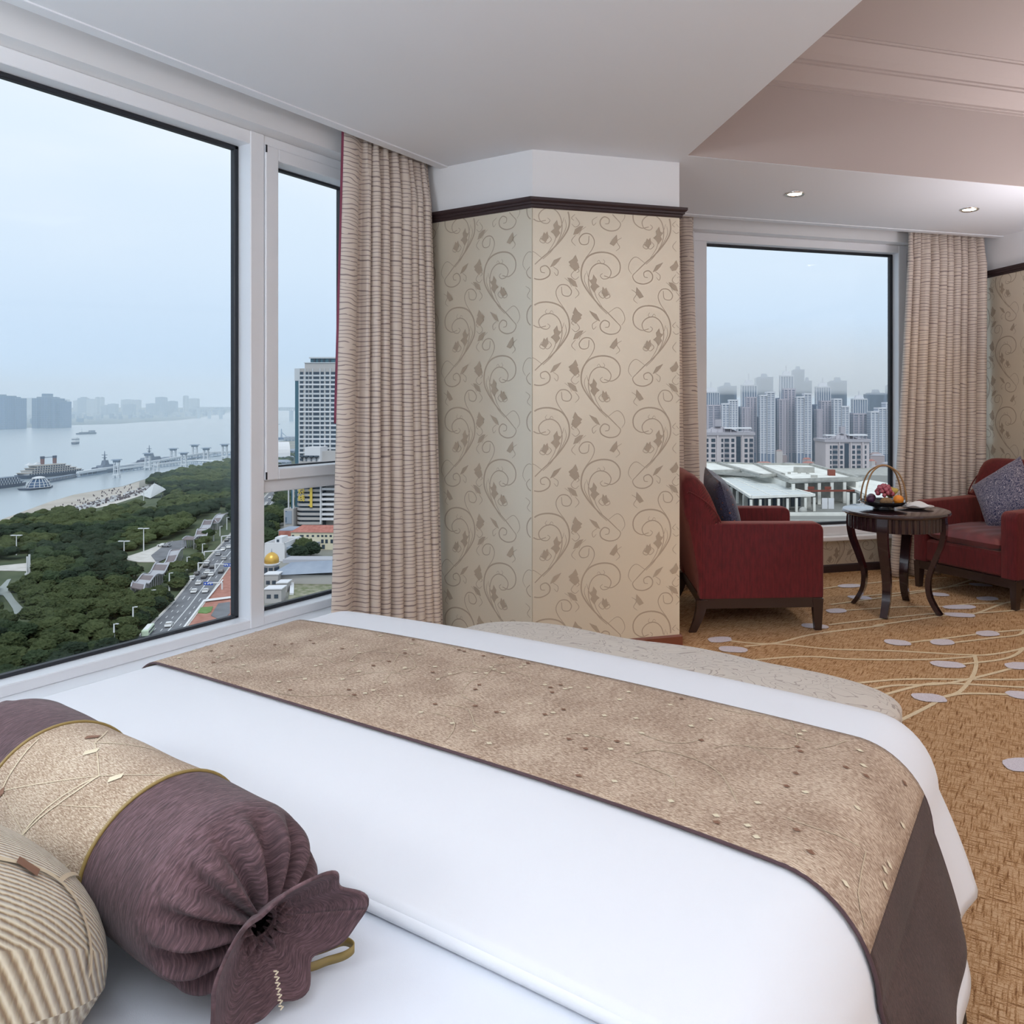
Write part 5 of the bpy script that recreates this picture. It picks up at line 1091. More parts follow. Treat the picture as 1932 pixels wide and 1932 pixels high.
# ------------------------------------------------------------ cars
M['carglass'] = mat('car_glass', (.03, .035, .045), .2); M['tyre'] = mat('tyre', (.02, .02, .02), .8)
carm = {'white': mat('car_white', (.78, .78, .78), .3, coat=.5), 'dark': mat('car_dark', (.04, .042, .05), .3, coat=.5), 'silver': mat('car_silver', (.30, .31, .33), .3, coat=.5), 'bus': mat('bus_green', (.55, .66, .50), .5)}
def car_body(L_=4.6, W_=2.0):
    m = MB(); sec = [(-L_/2, .45, .80), (-L_/2+.1, .3, 1.0), (-L_*.36, .3, 1.05), (-L_*.25, .3, 1.5), (L_*.06, .3, 1.52), (L_*.22, .3, 1.05), (L_*.44, .3, .92), (L_/2, .42, .72)]
    for x, z0, z1 in sec:
        w_ = W_/2; wt = w_*(.80 if z1 > 1.3 else .97); m.v += [(x, -w_, z0), (x, -w_, min(z1, 1.0)), (x, -wt, z1), (x, wt, z1), (x, w_, min(z1, 1.0)), (x, w_, z0)]
    for i in range(len(sec)-1):
        for k in range(6): m.f.append((i*6+k, i*6+(k+1) % 6, (i+1)*6+(k+1) % 6, (i+1)*6+k))
    m.f += [(0, 1, 2, 3, 4, 5), tuple(range(len(sec)*6-1, len(sec)*6-7, -1))]; return m
cbm = {k: car_body().data('body', v) for k, v in carm.items()}
gm = MB(); gm.box((-.45, 0, 1.27), (2.6, 1.86, .34), taper=.82); gm = gm.data('windows', M['carglass']); wm = MB().lathe([(.01, -.1), (.33, -.1), (.33, .1), (.01, .1)], 12).data('wheel', M['tyre'])
def car(p, ang, c, label, group, sc=1.35, lift=.55):
    t = thing('car', label, 'car', p+Vector((0, 0, lift)), ang, group); t.scale = (sc, sc, sc)
    for nm, me in (('body', cbm[c]), ('windows', gm)): o = bpy.data.objects.new(nm, me); COL.objects.link(o); o.parent = t
    for sx in (-1.4, 1.4):
        for sy in (-.95, .95): o = bpy.data.objects.new('wheel', wm); COL.objects.link(o); o.parent = t; o.location = (sx, sy, .33); o.rotation_euler = (R(90), 0, 0)
rd = (lane(.5, .6)-lane(.5, .2)); ra = math.atan2(rd.y, rd.x)
for u, v, c, lab in ((366.5, 1119.5, 'white', 'large white car alone in the middle of the near carriageway'), (388, 1119, 'white', 'white car beside the white kerb of the red plaza'), (375, 1104, 'white', 'white car left of the nearer blue road sign'),
                (391.5, 1083, 'white', 'white car side by side with another white car, left one of the pair'), (399, 1087.5, 'white', 'white car side by side with another white car, right one of the pair'), (362, 1094.5, 'white', 'white car pulled up along the left kerb of the avenue'),
                (391, 1064.5, 'white', 'white van at the left kerb under the short gantry arm'), (432, 1035, 'white', 'white car at the window edge between the two gantries'), (421, 1039.5, 'white', 'white car right under the long gantry arm'), (319, 1183.5, 'white', 'white car nearest the bottom window frame on the avenue'),
                (385, 1092, 'dark', 'dark car just above the nearer blue road sign'), (401, 1073, 'dark', 'dark car in the middle of the avenue behind the white pair'), (417, 1082, 'dark', 'dark car in the right carriageway beside the green verge'), (371, 1086, 'dark', 'dark car parked along the left kerb, behind the white one'), (427.5, 1022, 'dark', 'dark car far up the avenue near the window edge'), (389, 1071, 'dark', 'dark car tucked behind the white van'),
                (423, 1057, 'silver', 'silver car left of the farther blue road sign'), (412, 1049, 'silver', 'silver car below the long gantry arm'), (434, 1017, 'silver', 'silver car farthest up the avenue in the big pane'),
                (503, 951, 'white', 'white car in the narrow pane, middle of the three at its left edge'), (509, 940.5, 'white', 'white car in the narrow pane, alone in the far lane'), (501, 955, 'white', 'white car in the narrow pane, lowest at its left edge'), (523, 930, 'white', 'white car in the narrow pane, highest under the transom'), (517, 935, 'dark', 'dark car in the narrow pane under the transom'),
                (306, 1033, 'white', 'white car parked on the plaza before the covered walkway'), (314, 1034, 'silver', 'grey car parked next to the white one on the plaza'), (242, 1079, 'white', 'white car parked among park trees left of the near covered walkway'), (233, 1078, 'white', 'white car half hidden by park trees, left of another parked one'), (163, 1109, 'silver', 'grey car in a small gap in the middle of the park trees')):
    pk = u < 320 and v < 1120; car(G(u, v), ra+(1.2 if pk else 0), c, lab, 'cars parked in the park' if pk else 'cars on the avenue', lift=1.0 if pk else .55)
p = G(279, 1199); t = thing('bus', 'pale green and white bus at the bottom of the avenue', 'bus', p+Vector((0, 0, .6)), ra); MB().box((0, 0, 1.9), (12, 2.9, 2.6), bevel=.3).build('body', carm['bus'], t); MB().box((0, 0, 2.2), (11, 2.95, .9)).build('windows', M['carglass'], t); MB().box((0, 0, 3.25), (9, 2.0, .15)).build('roof', carm['white'], t)
# ============================================================ buildings in the narrow pane
M['conc'] = mat('pale_tower_concrete', (.58, .60, .62), .8); M['wglass'] = mat('dark_window_glass', (.055, .075, .10), .15); M['teal'] = mat('teal_glass', (.07, .15, .19), .2)
M['tan'] = mat('grey_beige_render', (.46, .44, .43), .8); M['cream'] = mat('cream_render', (.72, .66, .50), .85); M['redtile'] = noisy('red_roof_tiles', (.36, .13, .10), (.46, .19, .15), .4, .8); M['greyroof'] = noisy('blue_grey_roof', (.27, .31, .38), (.34, .38, .45), .1, .6)
M['gold'] = mat('gold_dome', (.70, .42, .09), .35, metal=.5); M['bwhite'] = mat('white_render', (.72, .72, .74), .85); M['neon'] = mat('yellow_sign', (.75, .55, .10), .5)
DT = 620.0; c = PD(563, 695, DT); TW = thing('office_tower', 'tall pale grid-fronted office tower beside the river curtain', 'tower', (c.x, c.y, ZG), YAW-.02); s = DT/FPX
HT = c.z-ZG; WT = 125*s
MB().bx(0, WT, .8, 34, 0, HT).build('core', M['tan'], TW)
MB().bx(-8*s, 0, 1.5, 30, 0, HT-1).build('side_bay', M['teal'], TW); MB().bx(-8.5*s, .4, 1.0, 30.5, HT-10, HT).build('side_parapet', M['conc'], TW)
fh = 69/8.05*s; nfl = 20
for k in range(22):                                           # piers
    pass
for x, w_ in ((0, 2.2), (11.5, 1.6), (18.5, .5), (26, 1.6), (40, 1.5), (49, .9), (59.5, 1.6), (74, 1.5), (88, 1.5), (102, 1.5), (116, 1.5)): MB().bx(x*s, (x+w_)*s, .25, 1.2, HT*.30, HT).build('pier', M['conc'], TW)
wins = [(2.5, 8.5), (13.5, 18.5), (20, 24.5), (28, 39), (42, 47.5), (51.5, 57.5), (61.5, 72.5), (76, 82), (84, 87), (90, 101), (104, 115)]
wq = {}
for i in range(nfl):
    z1 = HT-6.5*s-i*fh
    MB().bx(0, WT, .45, 1.1, z1-fh*1.02, z1-fh*.62 if i % 3 != 2 else z1-fh*.60).build('spandrel_band', M['conc'], TW)
    if i % 3 == 2: MB().bx(0, WT, .15, 1.0, z1-fh*.93, z1-fh*.68).build('spandrel_band', M['bwhite'], TW)
    for a, b in wins:
        key = round(b-a, 1)
        if key not in wq: wq[key] = MB().bx(0, (b-a)*s, 0, .3, -fh*.62, 0).data('window', M['wglass'])
        o = bpy.data.objects.new('window', wq[key]); COL.objects.link(o); o.parent = TW; o.location = (a*s, .6, z1)
MB().bx(9*s, WT, 3, 28, HT, HT+5).build('roof_storey', M['tan'], TW); PH = MB().bx(18*s, WT, 5, 26, HT+5, HT+8.2).build('penthouse', M['teal'], TW); MB().bx(16*s, WT, 4, 28, HT+8.2, HT+9.4).build('roof_canopy', M['conc'], TW); MB().bx(8*s, WT, 2.5, 28, HT+4.4, HT+5).build('roof_edge', M['conc'], TW)
for k, x in enumerate((24, 33, 42, 53)): MB().bx(x*s, (x+4)*s, 4.6, 5.2, HT+5.4, HT+8).build('penthouse_window', M['wglass'], PH)
zl = lambda v: 1.3-(v-CY)*s-ZG                                # height above ground at the tower for an image row
m = MB().bx(26*s, 55*s, -14, 1, zl(872), zl(842)).build('annex_block', M['bwhite'], TW); MB().bx(18*s, 125*s, -16, 1, zl(905), zl(868)).build('podium_roof', M['tan'], TW)
for k, x in enumerate((23, 30, 39.5, 49)): MB().lathe([(.3, 0), (.3, 2.2), (2.2, 3.6), (2.0, 4.6), (.1, 4.8)], 10, c=(x*s, -15, zl(868))).build('roof_planter', M['wglass'], TW)
MB().bx(55*s, 100*s, -10, 1, zl(872), zl(850)).build('louvred_plant', M['tan'], TW)
# lower curved balconies with the vertical yellow signs
for v in (922, 930.5, 939.5, 948.5, 957, 966, 974.5, 983):
    m = MB(); x0, x1, r = 1*s, 52*s, 6
    pts = [(x1, -8)]+[(x0+r-r*math.sin(k*math.pi/12), -8+r-r*math.cos(k*math.pi/12)) for k in range(7)]+[(x0, 1), (x1, 1)]
    m.prism(pts, zl(v)-1.6, zl(v)+.4); m.build('balcony', M['tan'], TW); 
m = MB(); m.prism([(52*s, -6.5)]+[(3*s+6-6*math.sin(k*math.pi/12), -6.5+6-6*math.cos(k*math.pi/12)) for k in range(7)]+[(3*s, 1), (52*s, 1)], 0, zl(905)); m.build('curved_wall', M['wglass'], TW)
MB().bx(50*s, 51.6*s, -9.5, 1, zl(985), zl(905)).build('pier', M['bwhite'], TW)
for v in (919, 929, 938, 947.5, 957, 966, 975): MB().bx(51.6*s, 90*s, -8, 1, zl(v)-1.6, zl(v)+.2).build('balcony', M['bwhite'], TW)
MB().bx(-18*s, 0, -9, 2, 0, zl(957)).build('entrance_pylon', M['tan'], TW); MB().bx(-15*s, -3*s, -9.4, -8.9, zl(985), zl(961)).build('pylon_panel', M['fblue2'], TW)
for x in (-11, -2): MB().bx(x*s, (x+1.6)*s, -8.5, -7, zl(957), zl(905)).build('pylon_post', M['bwhite'], TW)
MB().bx(-6*s, -2*s, -7.5, -6.5, zl(957), zl(905)).build('teal_panel', M['teal'], TW)
for ch, v in (('热', 924), ('线', 938)):
    cu_ = bpy.data.curves.new('sign_character', 'FONT'); cu_.body = ch; cu_.size = 13*s; cu_.extrude = .15; cu_.align_x = 'CENTER'; cu_.align_y = 'CENTER'; cu_.offset = .12
    to = bpy.data.objects.new('sign_tmp', cu_); COL.objects.link(to); bpy.context.view_layer.update(); me = bpy.data.meshes.new_from_object(to.evaluated_get(bpy.context.evaluated_depsgraph_get())); bpy.data.objects.remove(to)
    me.materials.clear(); me.materials.append(M['neon']); o = bpy.data.objects.new('sign_character', me); COL.objects.link(o); o.parent = TW; o.location = (15*s, -9.2, zl(v)); o.rotation_euler = (R(90), 0, 0)
for k, v in enumerate((921, 931, 940, 949.5)):
    m = MB(); m.bx(31*s, 35.5*s, -9.3, -8.8, zl(v)-2.0, zl(v)+2.2); m.bx(28*s, 31*s, -9.3, -8.8, zl(v)-.9, zl(v)-.1); m.build('sign_character', M['neon'], TW)
def win_row(t, mt, xs, zs, w_, h_, y=-.08, nm='window'):
    me = MB().bx(-w_/2, w_/2, -.12, .12, 0, h_).data(nm, mt)
    for z in zs:
        for x in xs: o = bpy.data.objects.new(nm, me); COL.objects.link(o); o.parent = t; o.location = (x, y, z)
# cream building with a red roof
d = 540; s2 = d/FPX; c = PD(549, 1037, d); t = thing('cream_building', 'cream building with red tiled roof and arched windows below the office tower', 'building', (c.x, c.y, c.z), YAW-.03); WW, HH = 100*s2, 33*s2
MB().bx(0, WW, 0, 14, 0, HH).build('wall', M['cream'], t); m = MB(); m.v = [(-.8, -.8, HH), (WW, -.8, HH), (WW, 16, HH), (-.8, 16, HH), (5, 7, HH+4), (WW, 7, HH+4)]; m.f = [(0, 1, 5, 4), (3, 0, 4), (2, 3, 4, 5), (0, 3, 2, 1), (1, 2, 5)]; m.build('roof', M['redtile'], t)
win_row(t, M['wglass'], [x*s2 for x in (4, 19, 22, 32, 42, 52, 60, 67, 76, 84)], [HH-3.2], 1.6, 1.3); win_row(t, M['wglass'], [x*s2 for x in (4, 60, 68, 78, 88)], [HH-7.6], 1.8, 2.6)
MB().lathe([(2.0, -.2), (2.0, .2)], 20, c=(0, 0, 0)).build('arched_window', M['wglass'], t); o = [c_ for c_ in COL.objects if c_.parent == t][-1]; o.location = (20*s2, -.1, HH-6.4); o.rotation_euler = (R(90), 0, 0)
MB().bx(20*s2-2.0, 20*s2+2.0, -.3, .1, HH-9.6, HH-6.4).build('arched_window', M['wglass'], t); win_row(t, M['wglass'], [x*s2 for x in (53, 62)], [.6], 2.0, 3.0); MB().bx(36*s2, 56*s2, -3, 0, HH-8, HH-6.6).build('porch_roof', M['greyroof'], t); win_row(t, M['bwhite'], [x*s2 for x in (37, 43, 49, 55)], [0], .6, HH-8, y=-2.7, nm='column')
MB().bx(-28*s2, WW, 3, 20, HH+.4, HH+1.0).build('rear_roof', M['greyroof'], t); MB().bx(-26*s2, -2*s2, 2, 10, 0, HH+.4).build('rear_wing', M['redtile'], t)
p = GP(575, 1052, ZG); 
for (u, v, r) in ((556, 1055, 5), (572, 1050, 7.5), (586, 1052, 6), (565, 1058, 5)):
    p = GP(u, v, ZG); t = thing('yard_tree', 'green tree in the yard before the cream building', 'tree', p, u, 'yard trees before the cream building'); o = bpy.data.objects.new('crown', crown_me[int(u) % 9]); COL.objects.link(o); o.parent = t; o.location = (0, 0, 5); o.scale = (r, r, r*1.1); o = bpy.data.objects.new('trunk', trunk_me); COL.objects.link(o); o.parent = t; o.scale = (4, 4, 5)
KT = [(506, 958), (514, 950), (522, 944), (530, 938), (540, 932), (550, 930), (512, 968), (521, 960), (530, 953), (541, 948), (503, 978), (512, 982), (521, 975), (531, 968), (542, 962), (504, 996), (513, 998), (522, 992), (532, 985), (502, 1014), (511, 1012), (501, 1030)]
for i, (u, v) in enumerate(KT):
    if u < 528 and v < 974: continue
    p = GP(u, v, ZG); r = 6.2+(i*37 % 10)*.22; t = thing('street_tree', 'dense dark tree between the avenue and the office tower', 'tree', p, i, 'dark trees between avenue and office tower'); o = bpy.data.objects.new('crown', crown_me[3+i % 3]); COL.objects.link(o); o.parent = t; o.location = (0, 0, 6); o.scale = (r, r, r*1.1); o = bpy.data.objects.new('trunk', trunk_me); COL.objects.link(o); o.parent = t; o.scale = (4, 4, 6)
# white flat-roofed building
d = 500; s3 = d/FPX; c = PD(499, 1056, d); t = thing('white_building', 'plain white flat-roofed building behind the golden dome', 'building', (c.x, c.y, ZG), YAW); hz = c.z-ZG
WW = 38*s3; TH_ = 28*s3; MB().bx(0, WW, 0, 26, 0, hz+TH_).build('wall', M['bwhite'], t); m = MB()
for a in ((0, WW, 0, .6), (0, WW, 25.4, 26), (0, .6, 0, 26), (WW-.6, WW, 0, 26)): m.bx(a[0], a[1], a[2], a[3], hz+TH_, hz+TH_+1.2)
m.build('parapet', M['bwhite'], t); MB().bx(1, WW-1, 1, 25, hz+TH_, hz+TH_+.2).build('roof_deck', M['tan'], t); MB().bx(WW*.35, WW*.7, 5, 14, hz+TH_, hz+TH_+4).build('roof_house', M['bwhite'], t); win_row(t, M['wglass'], [WW*.5], [hz+TH_+1], 1.6, 1.6, y=4.9)
MB().bx(WW, WW+5, 3, 25, 0, hz+TH_-2).build('side_wing', M['fblue2'], t)
# golden dome and grey roofed hall
d = 445; s4 = d/FPX; c = PD(512.5, 1062, d); t = thing('golden_dome', 'golden onion dome on a round drum beside the window mullion', 'dome', (c.x, c.y, ZG), YAW); hz = c.z-ZG; r = 12.5*s4
MB().lathe([(r, hz), (r*1.04, hz+r*.35), (r*.98, hz+r*.8), (r*.78, hz+r*1.2), (r*.42, hz+r*1.5), (r*.05, hz+r*1.66)], 24).build('dome', M['gold'], t, smooth=True); MB().tube([(0, 0, hz+r*1.6), (0, 0, hz+r*2.2)], [.35, .08], 6).build('finial', M['greyroof'], t)
MB().lathe([(r*1.15, hz-1), (r*1.2, hz-.2), (r*1.05, hz)], 24).build('cornice', M['bwhite'], t); MB().lathe([(r*.98, 0), (r*.98, hz-1)], 24).build('drum', M['tan'], t)
for k in range(8): a = k*math.pi/4+.3; MB().box((r*math.cos(a), r*math.sin(a), hz-4.6), (.5, 2.2, 5), rz=a).build('window', M['wglass'], t)
d = 430; c = PD(565, 1085, d); s5 = d/FPX; t = thing('grey_roofed_hall', 'long hall with hipped blue-grey roof right of the golden dome', 'building', (c.x, c.y, ZG), YAW-.02); hz = c.z-ZG
m = MB(); a, b = -58*s5, 70*s5; m.v = [(a, -2, hz), (b, -2, hz+2), (b, 20, hz+2), (a, 20, hz), (a+10, 6, hz+6), (b, 6, hz+7.5)]; m.f = [(0, 1, 5, 4), (3, 0, 4), (2, 3, 4, 5), (0, 3, 2, 1), (1, 2, 5)]; m.build('roof', M['greyroof'], t)
MB().bx(a+5, b, 5.9, 16, hz+5.5, hz+7.5).build('ridge_roof', M['rooflt'], t)
MB().bx(a+1, b, 0, 18, 0, hz).build('wall', M['tan'], t)
M['weedy'] = noisy('weedy_ground', (.16, .18, .09), (.34, .32, .24), .3, .95); struct(flat('weedy_lot', [(552, 1100), (640, 1088), (640, 1150), (540, 1150)], ZG+1.5, M['weedy']))
for u, v, w_, hh, lab in ((512, 1112, 24, 8, 'small grey-white house in front of the golden dome, left one'), (532, 1118, 18, 5, 'low flat house by the wall at the weedy lot'), (515, 1138, 30, 7, 'grey flat-roofed house at the bottom of the narrow pane')):
    p = G(u, v); d = p.dot(FW); q_ = d/FPX; t = thing('small_house', lab, 'house', p, YAW+.1); MB().bx(-w_/2*q_, w_/2*q_, 0, 7, 0, hh).build('wall', M['tan'], t); MB().bx(-w_/2*q_-.5, w_/2*q_+.5, -.5, 7.5, hh, hh+.5).build('roof', M['bwhite'], t); win_row(t, M['wglass'], [-w_*.25*q_, w_*.2*q_], [hh*.35], 2, 2)
t = thing('garden_fence', 'white low wall curving beside the weedy lot', 'fence', G(552, 1100)); m = MB()
for (u0, v0), (u1, v1) in (((557, 1092), (551, 1104)), ((551, 1104), (550, 1128))): a, b = G(u0, v0)-t.location, G(u1, v1)-t.location; m.tube([a+Vector((0, 0, 1.5)), b+Vector((0, 0, 1.5))], 1.4, 4)
m.build('wall_run', M['bwhite'], t)
# arched hall by the river, harbour sheds and crane
d = 1420; s6 = d/FPX; c = PD(525, 868, d); t = thing('arched_hall', 'white arched vault hall by the river, seen through the narrow pane', 'hall', (c.x, c.y, ZG), YAW+.5); m = MB(); L_, r = 60, 26
for k in range(13): a = math.pi*k/12; m.v += [(-L_, r*math.cos(a), 8+r*math.sin(a)), (L_*.3, r*math.cos(a), 8+r*math.sin(a)), (L_*.3, r*.86*math.cos(a), 8+r*.86*math.sin(a)), (-L_, r*.86*math.cos(a), 8+r*.86*math.sin(a))]
for k in range(12):
    for j in range(4): m.f.append((k*4+j, k*4+(j+1) % 4, (k+1)*4+(j+1) % 4, (k+1)*4+j))
m.build('vault', M['bwhite'], t); MB().bx(-L_, L_*.25, -r*.84, r*.84, 0, 20).build('glazed_wall', M['fblue'], t); MB().bx(-L_, L_*.4, -r*1.3, r*1.3, 0, 8).build('base', M['fblue2'], t)
for k, (u, v, w_, hh, lab) in enumerate(((520, 884, 40, 10, 'long grey shed before the arched hall'), (548, 862, 14, 12, 'low shed right of the arched hall'), (545, 832, 20, 10, 'low quay building behind the arched hall'), (525, 893, 34, 9, 'grey shed at the bottom of the narrow upper pane'))):
    p = G(u, v); d = p.dot(FW); q_ = d/FPX; t = thing('quay_shed', lab, 'shed', p, YAW); MB().bx(-w_/2*q_, w_/2*q_, 0, 20, 0, hh).build('wall', M['fblue2'], t); MB().box((0, 10, hh+1.5), (w_*q_, 22, 3), taper=.7).build('roof', M['greyroof'], t)
p = G(531, 829); q_ = p.dot(FW)/FPX; t = thing('harbour_crane', 'slim harbour crane mast rising on the quay', 'crane', p, YAW); MB().tube([(0, 0, 0), (0, 0, 20*q_)], [3, 1.5], 6).build('mast', M['steelblue'], t); MB().tube([(0, 0, 14*q_), (9*q_, 0, 6*q_)], 1.2, 5).build('jib', M['steelblue'], t); MB().bx(-16*q_, 6*q_, -9, 9, 0, 3.5*q_).build('base', M['fblue'], t)
t, L_ = boat('river_barge', 'flat barge on the hazy river seen in the narrow pane', 'boat', GW(497, 801.5), GW(529, 801)); hull(t, L_, L_*.1, L_*.03, M['hull']); MB().bx(-L_*.45, -L_*.35, -L_*.04, L_*.04, 0, L_*.06).build('wheelhouse', M['shipgrey'], t)
# ============================================================ city in the far window
M['pink'] = mat('pinkish_render', (.54, .49, .50), .85); M['pinkdk'] = mat('grey_pink_render', (.40, .38, .41), .85); M['twhite'] = mat('pale_tower_render', (.66, .67, .72), .85); M['tglass'] = mat('blue_tower_glass', (.17, .22, .32), .4); M['tpink'] = mat('tower_lilac_render', (.50, .46, .52), .85)
def tower(label, u0, u1, steps, d, style, rz=.0, dp=None):
    """steps = [(fraction of width left, right, v of top)]"""
    c = PD((u0+u1)/2, 765, d); q_ = d/FPX; wd = (u1-u0)*q_; D_ = dp or max(18, wd*.6); t = thing('apartment_tower', label, 'tower', (c.x, c.y, ZG), YAW+rz)
    base = {'white': 'twhite', 'pink': 'tpink', 'dark': 'tglass', 'stripe': 'twhite'}[style]
    for a, b, vt in steps:
        h = 1.3-(vt-CY)*q_-ZG; x0, x1 = -wd/2+a*wd, -wd/2+b*wd
        MB().bx(x0, x1, 1.2, D_, 0, h).build('core', M['tglass'], t)
        m = MB(); top = h; z = h-.5
        if style in ('pink', 'white', 'dark'):
            while z > 18: m.bx(x0, x1, 0 if style != 'white' else .5, 1.3, z-1.5, z); z -= 3.1
        if style in ('white', 'stripe'):
            nb = max(2, int((x1-x0)/4.6)); 
            for k in range(nb+1): x = x0+(x1-x0)*k/nb; m.bx(x-.75, x+.75, -.4, 1.3, 0, h)
        if style == 'pink':
            for k in (0, .36, .64, 1): x = x0+(x1-x0)*k; m.bx(max(x0, x-1.4), min(x1, x+1.4), -.3, 1.3, 0, h)
        m.bx(x0-.4, x1+.4, -.6, D_+.4, h-1.5, h+1.2); stuff(m.build('facade_grid', M[base], t))
        s_ = MB(); z = h-.5
        while z > 18: s_.bx(x0-.3, x0, 1.2, D_, z-1.4, z); s_.bx(x1, x1+.3, 1.2, D_, z-1.4, z); z -= 3.1
        stuff(s_.build('side_bands', M[base], t))
    return t, q_
F1, F2, F3 = 1345, 1650, 2000
tower('white stepped tower, leftmost of the white front row', 1363, 1392, [(0, .45, 762), (.45, 1, 755)], F1, 'white'); tower('tallest left-centre white stepped tower', 1435, 1462, [(0, .45, 746), (.45, 1, 740)], F1, 'white')
tower('white stepped tower right of the centre slab', 1504, 1531, [(0, .5, 749), (.5, 1, 743)], F1, 'white'); tower('white tower with a lower front shoulder, right of centre', 1574, 1602, [(0, .5, 753), (.5, 1, 767)], F1, 'white')
tower('broad white stepped tower at the right end of the front row', 1644, 1690, [(0, .3, 777), (.3, .62, 770), (.62, 1, 760)], F1, 'white')
tower('lilac banded slab at the left end of the front row', 1322, 1360, [(0, 1, 765)], F1+30, 'pink'); tower('lilac banded slab, second from the left in the front row', 1400, 1428, [(0, .62, 769), (.3, 1, 750)], F1+30, 'pink'); tower('big central lilac banded slab', 1470, 1501, [(0, .60, 754), (.3, 1, 734)], F1+30, 'pink')
tower('lilac banded slab, right of centre in the front row', 1541, 1569, [(0, .4, 773), (.3, 1, 757)], F1+30, 'pink'); tower('lilac banded slab, last of the banded ones to the right', 1610, 1639, [(0, 1, 781)], F1+30, 'pink')
for u0, u1, v, lab in ((1391, 1400, 768, 'narrow blue slab left of the second lilac slab'), (1462, 1470, 752, 'narrow blue slab left of the central lilac slab'), (1531, 1541, 764, 'narrow blue slab left of the right-centre lilac slab'), (1601, 1611, 780, 'narrow blue slab left of the last lilac slab'), (1424, 1436, 787, 'low blue slab between second lilac and tall white tower'), (1494, 1505, 779, 'low blue slab right of the central lilac slab'), (1568, 1576, 774, 'low blue slab right of the right-centre lilac slab'), (1638, 1646, 788, 'low blue slab left of the broad white tower')): tower(lab, u0, u1, [(0, 1, v)], F1+60, 'dark')
for u0, u1, v, vc, lab in ((1328, 1357, 740, 731, 'striped crowned tower behind the leftmost slab'), (1400, 1428, 727, 717, 'striped crowned tower behind the second lilac slab'), (1473, 1497, 709, 700, 'tallest striped crowned tower, fading into mist'), (1541, 1567, 730, 722, 'striped crowned tower behind the right-centre slab'), (1610, 1636, 753, 746, 'striped crowned tower behind the last lilac slab')):
    t, q_ = tower(lab, u0, u1, [(0, 1, v)], F2, 'stripe'); wd = (u1-u0)*q_; h0 = 1.3-(v-CY)*q_-ZG; h1 = 1.3-(vc-CY)*q_-ZG
    MB().box((0, 10, (h0+h1)/2), (wd*.7, 14, h1-h0), taper=.6).build('crown', M['twhite'], t); MB().tube([(0, 10, h1), (0, 10, h1+(h1-h0)*1.2)], 1.2, 5).build('spire', M['twhite'], t)
for u0, u1, v, lab in ((1356, 1390, 729, 'wide blue tower between the two left striped ones'), (1427, 1459, 712, 'wide blue tower left of the tallest striped one'), (1496, 1518, 698, 'tallest blue tower, nearly lost in mist'), (1517, 1532, 719, 'blue tower right of the tallest misty one'), (1566, 1598, 719, 'pale misty tower right of centre'), (1636, 1673, 742, 'wide blue tower at the right of the back row'), (1675, 1700, 726, 'blue tower cut by the right window edge')):
    t, q_ = tower(lab, u0, u1, [(0, .85, v+2), (.12, 1, v)], F3, 'dark'); h0 = 1.3-(v-CY)*q_-ZG; MB().box((0, 12, h0+5), ((u1-u0)*q_*.4, 12, 10), taper=.7).build('roof_house', M['tglass'], t)
# two mid-rise blocks
def midrise(label, u0, u1, vt, d, cols, vb, rz=0):
    q_ = d/FPX; c = PD((u0+u1)/2, 765, d); wd = (u1-u0)*q_; t = thing('apartment_block', label, 'building', (c.x, c.y, ZG), YAW+rz); h = 1.3-(vt-CY)*q_-ZG; x0 = -wd/2
    MB().bx(x0, -x0, 0, 20, 0, h).build('wall', M['pink'], t); MB().bx(x0-.8, -x0+.8, -.9, 20.8, h, h+1.6).build('roof_slab', M['pinkdk'], t); m = MB()
    for k in range(10): x = x0+wd*(.05+.9*k/9); m.bx(x-.2, x+.2, 1, 1.4, h+1.6, h+3.6)
    m.build('pergola_posts', M['pinkdk'], t); MB().bx(x0+wd*.55, x0+wd*.97, .4, 6, h+3.6, h+4.4).build('pergola_roof', M['bwhite'], t); MB().bx(x0+wd*.02, x0+wd*.25, 1, 7, h+3.6, h+4.2).build('pergola_roof', M['bwhite'], t)
    m = MB(); m.v = [(x0+wd*.25, 2, h+1.6), (x0+wd*.78, 2, h+1.6), (x0+wd*.78, 16, h+1.6), (x0+wd*.25, 16, h+1.6), (x0+wd*.4, 8, h+4.6), (x0+wd*.6, 8, h+4.6)]; m.f = [(0, 1, 5, 4), (1, 2, 5), (2, 3, 4, 5), (3, 0, 4), (3, 2, 1, 0)]; m.build('hipped_roof', M['pinkdk'], t); MB().bx(x0+wd*.42, x0+wd*.52, 5, 9, h+5, h+9).build('roof_tank', M['pinkdk'], t)
    cache = {}
    for (a, b, kind) in cols:
        xa, xb = x0+a*wd, x0+b*wd
        if kind == 'p': MB().bx(xa, xb, -.7, .1, 0, h).build('pier', M['pink'], t); continue
        if kind == 's': MB().bx(xa, xb, -.15, .1, 20, h-.8).build('stair_glazing', M['wglass'], t)
        key = (round(xb-xa, 2), kind)
        if key not in cache: cache[key] = (MB().bx(0, xb-xa, -.22, .1, -1.9, 0).data('window', M['wglass']), MB().bx(-.1, xb-xa+.1, -.6, .1, -.3, 0).data('window_sill', M['pinkdk']))
        z = h-2.0
        while z > 30:
            o = bpy.data.objects.new('window', cache[key][0]); COL.objects.link(o); o.parent = t; o.location = (xa, 0, z)
            if kind == 'b': o2 = bpy.data.objects.new('window_sill', cache[key][1]); COL.objects.link(o2); o2.parent = o; o2.location = (0, 0, -1.9)
            z -= 3.0
    return t
